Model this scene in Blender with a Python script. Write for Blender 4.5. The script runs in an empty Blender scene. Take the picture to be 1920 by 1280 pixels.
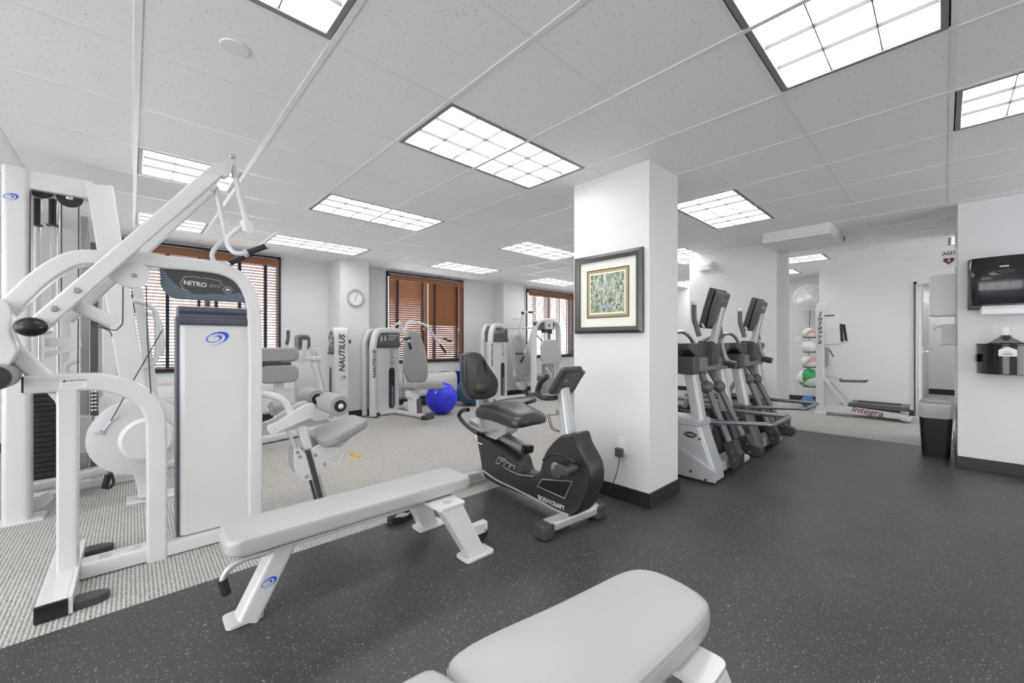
import bpy, bmesh, math, random
from mathutils import Vector, Matrix
random.seed(7)
S = bpy.context.scene
COL = S.collection
PI = math.pi

# ---------------------------------------------------------------- camera, world, exposure
cam = bpy.data.cameras.new('camera')
camo = bpy.data.objects.new('camera', cam)
COL.objects.link(camo)
camo.location = (0, 0, 1.17)
camo.rotation_euler = (PI / 2, 0, math.radians(46.8 - 90))
cam.lens = 14.25
cam.sensor_width = 36
cam.clip_start = .02
S.camera = camo
w = bpy.data.worlds.new('daylight')
S.world = w
w.use_nodes = True
w.node_tree.nodes['Background'].inputs[0].default_value = (1, .98, .955, 1)
w.node_tree.nodes['Background'].inputs[1].default_value = 4.8
S.view_settings.view_transform = 'Standard'
S.view_settings.look = 'None'
S.view_settings.gamma = 1
S.view_settings.use_curve_mapping = False
S.view_settings.exposure = 0.30
LAMP = 6.2                      # emission of the fluorescent troffers
S.cycles.max_bounces = 10
S.cycles.diffuse_bounces = 6
S.cycles.transparent_max_bounces = 12

# ---------------------------------------------------------------- materials
def nodes(name):
    m = bpy.data.materials.new(name)
    m.use_nodes = True
    nt = m.node_tree
    return m, nt, nt.nodes['Principled BSDF']

def mat(name, c, rough=.45, metal=0, bump=0, scale=200, var=.03, coat=0):
    m, nt, b = nodes(name)
    b.inputs['Roughness'].default_value = rough
    b.inputs['Metallic'].default_value = metal
    b.inputs['Coat Weight'].default_value = coat
    tc = nt.nodes.new('ShaderNodeTexCoord')
    n = nt.nodes.new('ShaderNodeTexNoise')
    n.inputs['Scale'].default_value = 6
    n.inputs['Detail'].default_value = 3
    nt.links.new(tc.outputs['Object'], n.inputs['Vector'])
    r = nt.nodes.new('ShaderNodeValToRGB')
    r.color_ramp.elements[0].position = .3
    r.color_ramp.elements[1].position = .7
    r.color_ramp.elements[0].color = (*[x * (1 - var) for x in c], 1)
    r.color_ramp.elements[1].color = (*[min(1, x * (1 + var)) for x in c], 1)
    nt.links.new(n.outputs['Fac'], r.inputs['Fac'])
    nt.links.new(r.outputs['Color'], b.inputs['Base Color'])
    if bump:
        n2 = nt.nodes.new('ShaderNodeTexNoise')
        n2.inputs['Scale'].default_value = scale
        nt.links.new(tc.outputs['Object'], n2.inputs['Vector'])
        bp = nt.nodes.new('ShaderNodeBump')
        bp.inputs['Strength'].default_value = bump
        bp.inputs['Distance'].default_value = .002
        nt.links.new(n2.outputs['Fac'], bp.inputs['Height'])
        nt.links.new(bp.outputs['Normal'], b.inputs['Normal'])
    return m

def emit(name, c, s):
    m, nt, b = nodes(name)
    b.inputs['Base Color'].default_value = (*c, 1)
    b.inputs['Emission Color'].default_value = (*c, 1)
    b.inputs['Emission Strength'].default_value = s
    return m

M = dict(
    wall=mat('wall paint', (.73, .73, .73), .6, 0, .15, 350, .01),
    wall2=mat('wall paint grey', (.80, .80, .80), .6, 0, .15, 350, .01),
    base=mat('black vinyl base', (.022, .022, .024), .4),
    white=mat('white powder coat', (.68, .68, .68), .28, 0, .05, 500, .01, .2),
    white2=mat('white plastic', (.80, .80, .80), .4, 0, 0, 0, .01),
    shade=mat('pale grey enamel', (.60, .60, .61), .4),
    vinyl=mat('grey vinyl upholstery', (.31, .31, .305), .42, 0, .25, 700, .02),
    vinyl2=mat('light grey vinyl upholstery', (.46, .46, .46), .33, 0, .2, 800, .015),
    black=mat('black rubber', (.02, .02, .022), .5, 0, .2, 600),
    blackp=mat('black gloss plastic', (.014, .015, .017), .22),
    dark=mat('dark grey plastic', (.055, .056, .06), .4, 0, .1, 500),
    dark2=mat('charcoal plastic', (.10, .10, .105), .45, 0, .1, 500),
    slate=mat('blue grey plastic', (.085, .095, .125), .3),
    grey=mat('grey painted metal', (.33, .335, .35), .38, .2),
    silver=mat('silver paint', (.52, .53, .54), .34, .3),
    chrome=mat('chrome', (.75, .75, .76), .15, 1),
    steel=mat('brushed steel', (.45, .45, .46), .35, 1),
    navy=mat('navy window frame', (.018, .022, .04), .45),
    tape=mat('navy cloth tape', (.012, .016, .038), .8),
    blue=mat('blue logo print', (.012, .09, .55), .4),
    ballblue=mat('blue vinyl ball', (.03, .035, .72), .33, 0, 0, 0, .02),
    teal=mat('teal rubber', (.03, .12, .22), .45),
    bluebox=mat('royal blue plastic', (.01, .04, .35), .35),
    green=mat('green vinyl', (.02, .35, .10), .4),
    red=mat('dark red print', (.28, .015, .025), .4),
    pink=mat('faded red vinyl', (.50, .16, .15), .45),
    cream=mat('cream mat board', (.80, .78, .70), .7),
    gold=mat('gilt fillet', (.45, .34, .14), .45, .3),
    yellow=mat('yellow grip', (.75, .55, .02), .4),
    paper=mat('white paper', (.85, .85, .85), .8),
    wire=mat('wire', (.03, .03, .035), .5),
    textg=mat('dark lettering', (.05, .05, .06), .5),
    textl=mat('pale lettering', (.62, .64, .66), .4),
    grille=mat('pale grey grille', (.50, .50, .50), .5),
    lamp=emit('fluorescent lamp', (1, 1, 1), LAMP),
)

def wood():
    m, nt, b = nodes('stained blind wood')
    tc = nt.nodes.new('ShaderNodeTexCoord')
    mp = nt.nodes.new('ShaderNodeMapping')
    mp.inputs['Scale'].default_value = (1.2, 30, 30)
    n = nt.nodes.new('ShaderNodeTexNoise')
    n.inputs['Scale'].default_value = 3
    n.inputs['Detail'].default_value = 5
    r = nt.nodes.new('ShaderNodeValToRGB')
    r.color_ramp.elements[0].color = (.20, .080, .032, 1)
    r.color_ramp.elements[1].color = (.36, .165, .075, 1)
    nt.links.new(tc.outputs['Object'], mp.inputs['Vector'])
    nt.links.new(mp.outputs['Vector'], n.inputs['Vector'])
    nt.links.new(n.outputs['Fac'], r.inputs['Fac'])
    nt.links.new(r.outputs['Color'], b.inputs['Base Color'])
    b.inputs['Roughness'].default_value = .42
    return m
M['wood'] = wood()

def carpet():
    m, nt, b = nodes('ribbed loop carpet')
    tc = nt.nodes.new('ShaderNodeTexCoord')
    wv = nt.nodes.new('ShaderNodeTexWave')
    wv.inputs['Scale'].default_value = 20
    wv.inputs['Distortion'].default_value = .6
    wv.inputs['Detail'].default_value = 2
    wv.inputs['Detail Scale'].default_value = 6
    nt.links.new(tc.outputs['Object'], wv.inputs['Vector'])
    n = nt.nodes.new('ShaderNodeTexNoise')
    n.inputs['Scale'].default_value = 170
    n.inputs['Detail'].default_value = 3
    nt.links.new(tc.outputs['Object'], n.inputs['Vector'])
    mx = nt.nodes.new('ShaderNodeMath')
    mx.operation = 'MULTIPLY_ADD'
    mx.inputs[1].default_value = .5
    nt.links.new(wv.outputs['Fac'], mx.inputs[0])
    m3 = nt.nodes.new('ShaderNodeMath')
    m3.operation = 'MULTIPLY_ADD'
    m3.inputs[1].default_value = 1.5
    m3.inputs[2].default_value = -.44
    nt.links.new(n.outputs['Fac'], m3.inputs[0])
    nt.links.new(m3.outputs[0], mx.inputs[2])
    r = nt.nodes.new('ShaderNodeValToRGB')
    e = r.color_ramp.elements
    e[0].position = .12; e[0].color = (.15, .146, .132, 1)
    e[1].position = .85; e[1].color = (.58, .56, .52, 1)
    k = e.new(.5); k.color = (.39, .375, .347, 1)
    nt.links.new(mx.outputs[0], r.inputs['Fac'])
    nt.links.new(r.outputs['Color'], b.inputs['Base Color'])
    b.inputs['Roughness'].default_value = .95
    bp = nt.nodes.new('ShaderNodeBump')
    bp.inputs['Strength'].default_value = .6
    bp.inputs['Distance'].default_value = .004
    nt.links.new(mx.outputs[0], bp.inputs['Height'])
    nt.links.new(bp.outputs['Normal'], b.inputs['Normal'])
    return m
M['carpet'] = carpet()

def rubber():
    m, nt, b = nodes('flecked rubber flooring')
    tc = nt.nodes.new('ShaderNodeTexCoord')
    n0 = nt.nodes.new('ShaderNodeTexNoise')
    n0.inputs['Scale'].default_value = 60
    nt.links.new(tc.outputs['Object'], n0.inputs['Vector'])
    ad = nt.nodes.new('ShaderNodeVectorMath')
    ad.operation = 'MULTIPLY_ADD'
    ad.inputs[1].default_value = (.02, .02, 0)
    nt.links.new(n0.outputs['Color'], ad.inputs[0])
    nt.links.new(tc.outputs['Object'], ad.inputs[2])
    last = None
    for sc, th in ((80, .11), (140, .16)):
        v = nt.nodes.new('ShaderNodeTexVoronoi')
        v.inputs['Scale'].default_value = sc
        nt.links.new(ad.outputs[0], v.inputs['Vector'])
        sp = nt.nodes.new('ShaderNodeSeparateColor')
        nt.links.new(v.outputs['Color'], sp.inputs[0])
        lt = nt.nodes.new('ShaderNodeMath'); lt.operation = 'LESS_THAN'
        mu = nt.nodes.new('ShaderNodeMath'); mu.operation = 'MULTIPLY'
        mu.inputs[1].default_value = th * 2.2
        nt.links.new(sp.outputs[0], mu.inputs[0])
        sb = nt.nodes.new('ShaderNodeMath'); sb.operation = 'SUBTRACT'
        sb.inputs[1].default_value = th * .55
        nt.links.new(mu.outputs[0], sb.inputs[0])
        nt.links.new(v.outputs['Distance'], lt.inputs[0])
        nt.links.new(sb.outputs[0], lt.inputs[1])
        if last is None:
            last = lt
        else:
            mm = nt.nodes.new('ShaderNodeMath'); mm.operation = 'MAXIMUM'
            nt.links.new(last.outputs[0], mm.inputs[0])
            nt.links.new(lt.outputs[0], mm.inputs[1])
            last = mm
    n1 = nt.nodes.new('ShaderNodeTexNoise')
    n1.inputs['Scale'].default_value = 2.2
    n1.inputs['Detail'].default_value = 6
    nt.links.new(tc.outputs['Object'], n1.inputs['Vector'])
    r = nt.nodes.new('ShaderNodeValToRGB')
    r.color_ramp.elements[0].color = (.028, .0283, .0285, 1)
    r.color_ramp.elements[1].color = (.064, .0642, .0642, 1)
    nt.links.new(n1.outputs['Fac'], r.inputs['Fac'])
    mix = nt.nodes.new('ShaderNodeMix'); mix.data_type = 'RGBA'
    nt.links.new(last.outputs[0], mix.inputs[0])
    nt.links.new(r.outputs['Color'], mix.inputs[6])
    mix.inputs[7].default_value = (.42, .42, .40, 1)
    nt.links.new(mix.outputs[2], b.inputs['Base Color'])
    b.inputs['Roughness'].default_value = .42
    n2 = nt.nodes.new('ShaderNodeTexNoise')
    n2.inputs['Scale'].default_value = 4.8
    nt.links.new(tc.outputs['Object'], n2.inputs['Vector'])
    bp = nt.nodes.new('ShaderNodeBump')
    bp.inputs['Strength'].default_value = .25
    bp.inputs['Distance'].default_value = .002
    nt.links.new(n2.outputs['Fac'], bp.inputs['Height'])
    nt.links.new(bp.outputs['Normal'], b.inputs['Normal'])
    return m
M['rubber'] = rubber()

def tile():
    m, nt, b = nodes('fissured ceiling tile')
    tc = nt.nodes.new('ShaderNodeTexCoord')
    oi = nt.nodes.new('ShaderNodeObjectInfo')
    ad = nt.nodes.new('ShaderNodeVectorMath'); ad.operation = 'ADD'
    nt.links.new(tc.outputs['Object'], ad.inputs[0])
    nt.links.new(oi.outputs['Location'], ad.inputs[1])
    n0 = nt.nodes.new('ShaderNodeTexNoise')
    n0.inputs['Scale'].default_value = 45
    nt.links.new(ad.outputs[0], n0.inputs['Vector'])
    a2 = nt.nodes.new('ShaderNodeVectorMath'); a2.operation = 'MULTIPLY_ADD'
    a2.inputs[1].default_value = (.022, .022, 0)
    nt.links.new(n0.outputs['Color'], a2.inputs[0])
    nt.links.new(ad.outputs[0], a2.inputs[2])
    v = nt.nodes.new('ShaderNodeTexVoronoi')
    v.inputs['Scale'].default_value = 85
    nt.links.new(a2.outputs[0], v.inputs['Vector'])
    sp = nt.nodes.new('ShaderNodeSeparateColor')
    nt.links.new(v.outputs['Color'], sp.inputs[0])
    mu = nt.nodes.new('ShaderNodeMath'); mu.operation = 'MULTIPLY_ADD'
    mu.inputs[1].default_value = .42; mu.inputs[2].default_value = -.14
    nt.links.new(sp.outputs[0], mu.inputs[0])
    lt = nt.nodes.new('ShaderNodeMath'); lt.operation = 'LESS_THAN'
    nt.links.new(v.outputs['Distance'], lt.inputs[0])
    nt.links.new(mu.outputs[0], lt.inputs[1])
    mix = nt.nodes.new('ShaderNodeMix'); mix.data_type = 'RGBA'
    nt.links.new(lt.outputs[0], mix.inputs[0])
    mix.inputs[6].default_value = (.90, .90, .90, 1)
    mix.inputs[7].default_value = (.62, .62, .62, 1)
    nt.links.new(mix.outputs[2], b.inputs['Base Color'])
    b.inputs['Roughness'].default_value = .9
    return m
M['tile'] = tile()
M['grid'] = mat('white ceiling grid', (.84, .84, .84), .35, 0, 0, 0, .01)
M['louver'] = mat('louver metal', (.09, .09, .09), .4)
M['trimgrey'] = mat('grey lamp trim', (.24, .24, .24), .4)

def glass(name, tint, clear):
    m, nt, b = nodes(name)
    nt.nodes.remove(b)
    t = nt.nodes.new('ShaderNodeBsdfTransparent'); t.inputs[0].default_value = (*tint, 1)
    g = nt.nodes.new('ShaderNodeBsdfGlossy'); g.inputs['Roughness'].default_value = .03
    mx = nt.nodes.new('ShaderNodeMixShader'); mx.inputs[0].default_value = 1 - clear
    nt.links.new(t.outputs[0], mx.inputs[1]); nt.links.new(g.outputs[0], mx.inputs[2])
    nt.links.new(mx.outputs[0], nt.nodes['Material Output'].inputs[0])
    return m
M['glass'] = glass('window glass', (.95, .97, 1), .94)

# ---------------------------------------------------------------- mesh builder
def V(*a):
    return Vector(a[0]) if len(a) == 1 else Vector(a)

class MB:
    def __init__(self):
        self.v = []; self.f = []
    def add(self, vs, fs):
        n = len(self.v)
        self.v += [tuple(p) for p in vs]
        self.f += [tuple(i + n for i in f) for f in fs]
        return self
    def box(self, a, b):
        (x0, y0, z0), (x1, y1, z1) = a, b
        x0, x1 = min(x0, x1), max(x0, x1); y0, y1 = min(y0, y1), max(y0, y1); z0, z1 = min(z0, z1), max(z0, z1)
        return self.add([(x0, y0, z0), (x1, y0, z0), (x1, y1, z0), (x0, y1, z0), (x0, y0, z1), (x1, y0, z1), (x1, y1, z1), (x0, y1, z1)],
                        [(0, 3, 2, 1), (4, 5, 6, 7), (0, 1, 5, 4), (1, 2, 6, 5), (2, 3, 7, 6), (3, 0, 4, 7)])
    def loft(self, rings, cap=True, closed=False):
        n = len(rings[0]); vs = [p for r in rings for p in r]; fs = []
        m = len(rings)
        for i in range(m if closed else m - 1):
            for j in range(n):
                a = i * n + j; b = i * n + (j + 1) % n; k = ((i + 1) % m) * n
                fs.append((a, b, k + (j + 1) % n, k + j))
        if cap and not closed:
            fs.append(tuple(range(n))[::-1]); fs.append(tuple(range((m - 1) * n, m * n)))
        return self.add(vs, fs)
    def prism(self, prof, axis, a, b):
        """2D outline extruded along an axis: 'y' takes (x,z), 'x' takes (y,z), 'z' takes (x,y)"""
        g = {'y': lambda p, t: (p[0], t, p[1]), 'x': lambda p, t: (t, p[0], p[1]), 'z': lambda p, t: (p[0], p[1], t)}[axis]
        return self.loft([[g(p, a) for p in prof], [g(p, b) for p in prof]])
    def cyl(self, p, q, r, r2=None, n=16):
        return self.tube([p, q], r, n=n, r2=r2)
    def tube(self, pts, r, n=10, closed=False, r2=None, smooth=0):
        pts = [V(p) for p in pts]
        if smooth: pts = spline(pts, smooth)
        m = len(pts)
        if m > 1 and (pts[1] - pts[0]).length < 1e-6: return self
        t0 = (pts[1] - pts[0]).normalized()
        u = t0.orthogonal().normalized(); rings = []
        for i, p in enumerate(pts):
            a = pts[i - 1] if (i or closed) else p
            c = pts[(i + 1) % m] if (i < m - 1 or closed) else p
            t = ((c - p).normalized() if c != p else Vector()) + ((p - a).normalized() if a != p else Vector())
            t = t.normalized() if t.length > 1e-6 else t0
            u = (u - t * u.dot(t)).normalized(); w_ = t.cross(u)
            rr = r if r2 is None else r + (r2 - r) * i / (m - 1)
            rings.append([p + (u * math.cos(2 * PI * k / n) + w_ * math.sin(2 * PI * k / n)) * rr for k in range(n)])
        return self.loft(rings, True, closed)
    def sweep(self, pts, wd, ht, nrm, r=.3, smooth=0, seg=3):
        """rounded rectangular tube along a path: wd across the path, ht along the normal"""
        pts = [V(p) for p in pts]; nrm = V(nrm).normalized()
        if smooth: pts = spline(pts, smooth)
        sec = rrect(wd, ht, min(wd, ht) * r, seg); rings = []
        m = len(pts)
        for i, p in enumerate(pts):
            d1 = (pts[i] - pts[i - 1]).normalized() if i else None
            d2 = (pts[i + 1] - pts[i]).normalized() if i < m - 1 else None
            t = ((d1 or d2) + (d2 or d1)).normalized()
            s = nrm.cross(t).normalized()
            k = 1.0
            if d1 and d2: k = 1 / max(.5, t.dot(d1))
            nn = t.cross(s)
            rings.append([p + s * (a * k) + nn * b for a, b in sec])
        return self.loft(rings)
    def lathe(self, prof, o, ax=(0, 0, 1), n=24):
        """(radius, height) profile turned about an axis through o"""
        o = V(o); ax = V(ax).normalized(); u = ax.orthogonal().normalized(); w_ = ax.cross(u)
        rings = [[o + ax * h + (u * math.cos(2 * PI * k / n) + w_ * math.sin(2 * PI * k / n)) * max(r, 1e-4) for k in range(n)] for r, h in prof]
        return self.loft(rings)
    def ball(self, c, r, n=24, m=14, sc=(1, 1, 1)):
        c = V(c)
        rings = []
        for i in range(m + 1):
            t = PI * i / m
            rr = max(math.sin(t), 1e-4)
            rings.append([(c.x + r * sc[0] * rr * math.cos(2 * PI * k / n), c.y + r * sc[1] * rr * math.sin(2 * PI * k / n), c.z - r * sc[2] * math.cos(t)) for k in range(n)])
        return self.loft(rings)
    def pad(self, out, o, ex, ey, th, rnd=.02, crown=0., k=5):
        """cushion: 2D outline in the plane (o, ex, ey), thickness th along ex x ey with rounded rims"""
        o, ex, ey = V(o), V(ex).normalized(), V(ey).normalized(); nz = ex.cross(ey)
        cx = sum(p[0] for p in out) / len(out); cy = sum(p[1] for p in out) / len(out)
        def ring(ins, h, sc=1):
            r = []
            for x, y in out:
                dx, dy = x - cx, y - cy; L = math.hypot(dx, dy)
                s = max(0, (L - ins) / L) * sc
                r.append(o + ex * (cx + dx * s) + ey * (cy + dy * s) + nz * h)
            return r
        rings = []
        for i in range(k + 1):
            a = PI / 2 * i / k
            rings.append(ring(rnd * (1 - math.sin(a)), rnd * (1 - math.cos(a))))
        for i in range(k + 1):
            a = PI / 2 * i / k
            rings.append(ring(rnd * (1 - math.cos(a)), th - rnd + rnd * math.sin(a)))
        if crown:
            for s in (.8, .5, .2): rings.append(ring(rnd, th + crown * (1 - s * s), s))
        return self.loft(rings)
    def xf(self, mtx):
        self.v = [tuple(mtx @ Vector(p)) for p in self.v]; return self

def spline(pts, k):
    out = []; n = len(pts)
    for i in range(n - 1):
        p0, p1, p2, p3 = pts[max(i - 1, 0)], pts[i], pts[i + 1], pts[min(i + 2, n - 1)]
        for j in range(k):
            t = j / k
            out.append(.5 * ((2 * p1) + (p2 - p0) * t + (2 * p0 - 5 * p1 + 4 * p2 - p3) * t * t + (3 * p1 - p0 - 3 * p2 + p3) * t ** 3))
    return out + [pts[-1]]

def sp2(pts, k=4, closed=True):
    """smooth closed 2D outline"""
    n = len(pts); out = []
    P = [V(p[0], p[1], 0) for p in pts]
    for i in range(n):
        p0, p1, p2, p3 = P[i - 1], P[i], P[(i + 1) % n], P[(i + 2) % n]
        for j in range(k):
            t = j / k
            q = .5 * ((2 * p1) + (p2 - p0) * t + (2 * p0 - 5 * p1 + 4 * p2 - p3) * t * t + (3 * p1 - p0 - 3 * p2 + p3) * t ** 3)
            out.append((q.x, q.y))
    return out

def rrect(wd, ht, r, seg=4, cx=0, cy=0):
    r = min(r, wd / 2 - 1e-5, ht / 2 - 1e-5); out = []
    for sx, sy, a0 in ((1, 1, 0), (-1, 1, PI / 2), (-1, -1, PI), (1, -1, 3 * PI / 2)):
        for i in range(seg + 1):
            a = a0 + PI / 2 * i / seg
            out.append((cx + sx * (wd / 2 - r) + r * math.cos(a), cy + sy * (ht / 2 - r) + r * math.sin(a)))
    return out

WO = {}
def obj(name, mb, m, parent=None, bevel=0, sharp=35, loc=None, wn=True):
    """link a builder as ONE mesh object; its origin sits in the middle of its shape"""
    me = bpy.data.meshes.new(name)
    vs = [Vector(p) for p in mb.v]
    lo = Vector([min(p[i] for p in vs) for i in range(3)]); hi = Vector([max(p[i] for p in vs) for i in range(3)])
    c = (lo + hi) / 2 if parent else Vector(((lo.x + hi.x) / 2, (lo.y + hi.y) / 2, lo.z))
    if loc is not None: c = V(loc)
    me.from_pydata([p - c for p in vs], [], mb.f)
    bm = bmesh.new(); bm.from_mesh(me)
    bmesh.ops.remove_doubles(bm, verts=bm.verts, dist=1e-6)
    bmesh.ops.recalc_face_normals(bm, faces=bm.faces)
    if bevel:
        es = [e for e in bm.edges if len(e.link_faces) == 2 and e.calc_face_angle(0) > .6]
        bmesh.ops.bevel(bm, geom=es, offset=bevel, segments=2, affect='EDGES', profile=.5, clamp_overlap=True)
    for f in bm.faces: f.smooth = True
    bm.to_mesh(me); bm.free()
    me.set_sharp_from_angle(angle=math.radians(sharp))
    me.materials.append(M[m] if isinstance(m, str) else m)
    o = bpy.data.objects.new(name, me); COL.objects.link(o)
    if wn and len(me.polygons) > 10:
        md = o.modifiers.new('weighted', 'WEIGHTED_NORMAL'); md.keep_sharp = True; md.weight = 50
    if parent:
        o.parent = parent; o.location = c - WO[parent.name]
    else:
        o.location = c
    WO[o.name] = c
    return o

def tag(o, label, cat, group=None):
    o['label'] = label; o['category'] = cat
    if group: o['group'] = group
    return o

def thing(name, label, cat, loc=(0, 0, 0), group=None):
    o = bpy.data.objects.new(name, None); COL.objects.link(o)
    o.location = loc; WO[o.name] = V(loc); o.empty_display_size = .1
    return tag(o, label, cat, group)

def struct(o):
    o['kind'] = 'structure'; return o

def link_copy(src, parent, loc=None, rot=None):
    o = src.copy(); COL.objects.link(o); o.parent = parent
    if loc is not None: o.location = loc
    if rot is not None: o.rotation_euler = rot
    return o

def tree_copy(root, loc, rz, label=None):
    r = root.copy(); COL.objects.link(r)
    r.location = loc; r.rotation_euler = (0, 0, rz)
    if label: r['label'] = label
    for ch in list(root.children):
        c = ch.copy(); COL.objects.link(c); c.parent = r
        for g in ch.children:
            d = g.copy(); COL.objects.link(d); d.parent = c
    return r

def text(name, s, size, m, parent, o, ex, ey, depth=.0012, shear=0, align='CENTER', sx=1, bold=0):
    """raised lettering: baseline along ex, upwards ey"""
    cu = bpy.data.curves.new(name, 'FONT'); cu.body = s; cu.size = size
    cu.extrude = depth; cu.shear = shear; cu.align_x = align; cu.align_y = 'CENTER'; cu.offset = bold
    cu.resolution_u = 3
    t = bpy.data.objects.new(name, cu); COL.objects.link(t)
    dg = bpy.context.evaluated_depsgraph_get()
    me = bpy.data.meshes.new_from_object(t.evaluated_get(dg))
    bpy.data.objects.remove(t); bpy.data.curves.remove(cu)
    me.name = name; me.materials.clear(); me.materials.append(M[m])
    ex, ey, o = V(ex).normalized(), V(ey).normalized(), V(o); nz = ex.cross(ey)
    for v in me.vertices:
        v.co = ex * v.co.x * sx + ey * v.co.y + nz * v.co.z
    ob = bpy.data.objects.new(name, me); COL.objects.link(ob)
    if parent: ob.parent = parent; ob.location = o - WO[parent.name]
    else: ob.location = o
    WO[ob.name] = o
    return ob

def ellipse_ring(a, b, n=40, t=0, cx=0, cy=0):
    return [(cx + a * math.cos(2 * PI * k / n) * math.cos(t) - b * math.sin(2 * PI * k / n) * math.sin(t), cy + a * math.cos(2 * PI * k / n) * math.sin(t) + b * math.sin(2 * PI * k / n) * math.cos(t)) for k in range(n)]

def swirl(name, m, parent, o, ex, ey, R, thick=.0012):
    """blue spiral emblem: a tilted elliptical spiral band that thickens at the far side"""
    o, ex, ey = V(o), V(ex).normalized(), V(ey).normalized(); nz = ex.cross(ey)
    n = 64; inn = []; out = []
    for i in range(n + 1):
        t = i / n
        a = -2.2 + t * 2 * PI * 1.72
        r = R * (1.0 - .78 * t)
        wd = R * (.11 + .22 * max(0, math.cos(a - .4))) * (1 - .45 * t) * min(1, .1 + t / .14) * min(1, (1.02 - t) / .2)
        for lst, rr in ((inn, r - wd / 2), (out, r + wd / 2)):
            x = rr * math.cos(a); y = rr * .56 * math.sin(a)
            c, s = math.cos(.35), math.sin(.35)
            lst.append((x * c - y * s, x * s + y * c))
    mb = MB(); vs = []; fs = []
    for k in range(n + 1):
        for (x, y) in (inn[k], out[k]):
            p = o + ex * x + ey * y
            vs += [p, p + nz * thick]
    for k in range(n):
        a = k * 4; b = a + 4
        fs += [(a + 1, a + 3, b + 3, b + 1), (a, a + 1, b + 1, b), (a + 2, b + 2, b + 3, a + 3), (a, b, b + 2, a + 2)]
    mb.add(vs, fs)
    return obj(name, mb, m, parent)

# ================================================================ the room
H = 2.44
PX0, PY0, PT = .02, -.03, .605        # ceiling grid origin and pitch
floor = struct(obj('floor', MB().box((-3.2, -3.2, -.12), (13, 7, -.006)), 'carpet'))
floor['label'] = 'beige ribbed carpet floor with dark rubber section'
rf = obj('rubber_flooring', MB().box((-3.2, -3.2, -.0059), (6.45, 2.46, 0)), 'rubber', floor)
rf['label'] = 'dark grey rubber flooring with pale flecks'
obj('carpet_strip', MB().box((-3.2, 2.4602, -.0059), (13, 7, 0)).box((6.4502, -3.2, -.0059), (13, 2.4602, 0)), 'carpet', floor)

lights = [(2, 3, 2, 1), (2, 6, 2, 1), (2, 9, 2, 1), (6, 2, 2, 1), (6, 6, 2, 1), (6, 9, 2, 1), (0, 6, 1, 1), (0, 9, 1, 1), (0, 2, 1, 1), (2, 0, 2, 1),
          (5, -1, 1, 1), (12, 2, 1, 1), (14, 3, 1, 1), (12, -1, 1, 1), (14, 6, 2, 1), (10, 9, 2, 1), (10, 6, 2, 1),  # last one is hidden, included only for its light
          (-4, 2, 2, 1), (-4, 6, 2, 1), (2, -4, 2, 1), (-3, -2, 2, 1), (7, -3, 1, 1), (17, -1, 2, 1), (19, 0, 2, 1), (12, -4, 2, 1), (9, 4, 2, 1)]  # this line: troffers added to brighten room and hall, not meant to be seen
llab = ['large lit ceiling troffer left of the column, nearest whole one', 'lit ceiling troffer second in the row toward the windows, left of centre',
        'lit ceiling troffer over the wall clock', 'square-looking lit troffer right of the picture column', 'lit troffer partly hidden by the left edge of the picture column',
        'lit troffer above the middle window', 'small lit troffer behind the white lever arm at left', 'overexposed small troffer over the left window',
        'overexposed troffer cut by the top edge, left of centre', 'large lit troffer at the top right showing its lamp louvers',
        'lit troffer at the right edge of the photo over the towel dispenser', 'lit troffer beyond the square ceiling box', 'small lit troffer over the wall fan',
        'sliver of a lit troffer above the defibrillator sign', 'thin strip of a lit troffer between the two columns', 'lit troffer above the right window', 'troffer added for its light, hidden behind the picture column',
        'added fill troffer over the far left of the gym, outside the photo', 'added fill troffer near the left window wall, outside the photo', 'added fill troffer behind the camera, right one', 'added fill troffer behind the camera, left one', 'added fill troffer over the near right wall, outside the photo', 'added fill troffer in the hall beyond the doorway', 'added fill troffer at the far end of the hall', 'added fill troffer in the room behind the defibrillator corner', 'added fill troffer hidden behind the second column']
taken = set()
for ix, iy, nx, ny in lights:
    for a in range(nx):
        for b in range(ny): taken.add((ix + a, iy + b))
ceil = struct(obj('ceiling', MB().box((-3.2, -3.2, H + .16), (13, 7, H + .3)), 'wall2'))
ceil['label'] = 'white suspended ceiling of square fissured tiles'
tm = None
for ix in range(-2, 17):
    for iy in range(-2, 12):
        x0, y0 = PX0 + ix * PT, PY0 + iy * PT
        cx, cy = x0 + PT / 2, y0 + PT / 2
        d = cx * .6845 + cy * .729; l = cx * .729 - cy * .6845
        if (ix, iy) in taken or d < .35 or abs(l) > 1.55 * d + .5: continue
        if tm is None:
            t = obj('ceiling_tile', MB().box((x0 + .006, y0 + .006, H + .003), (x0 + PT - .006, min(y0 + PT - .006, 9), H + .018)), 'tile', ceil, bevel=.002); tm = t
        else:
            t = link_copy(tm, ceil, (cx - WO['ceiling'].x, cy - WO['ceiling'].y, H + .0105 - WO['ceiling'].z))
g = MB()
for ix in range(-5, 18):
    x = PX0 + ix * PT
    if x < 9.7: g.box((x - .012, -3.1, H), (x + .012, 6.8, H + .012))
for iy in range(-5, 12):
    y = PY0 + iy * PT
    if y < 6.8: g.box((-3.1, y - .010, H + .001), (9.7, y + .010, H + .012))
gr = obj('ceiling_grid', g, 'grid', ceil)
# plain ceiling boards where the photo shows nothing
bd = MB()
for ix in range(-6, 17):
    for iy in range(-6, 12):
        x0, y0 = PX0 + ix * PT, PY0 + iy * PT
        cx, cy = x0 + PT / 2, y0 + PT / 2
        d = cx * .6845 + cy * .729; l = cx * .729 - cy * .6845
        if (ix, iy) in taken or not (d < .35 or abs(l) > 1.55 * d + .5): continue
        bd.box((x0 + .006, y0 + .006, H + .003), (x0 + PT - .006, y0 + PT - .006, H + .018))
obj('ceiling_board', bd, 'tile', ceil)

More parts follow.
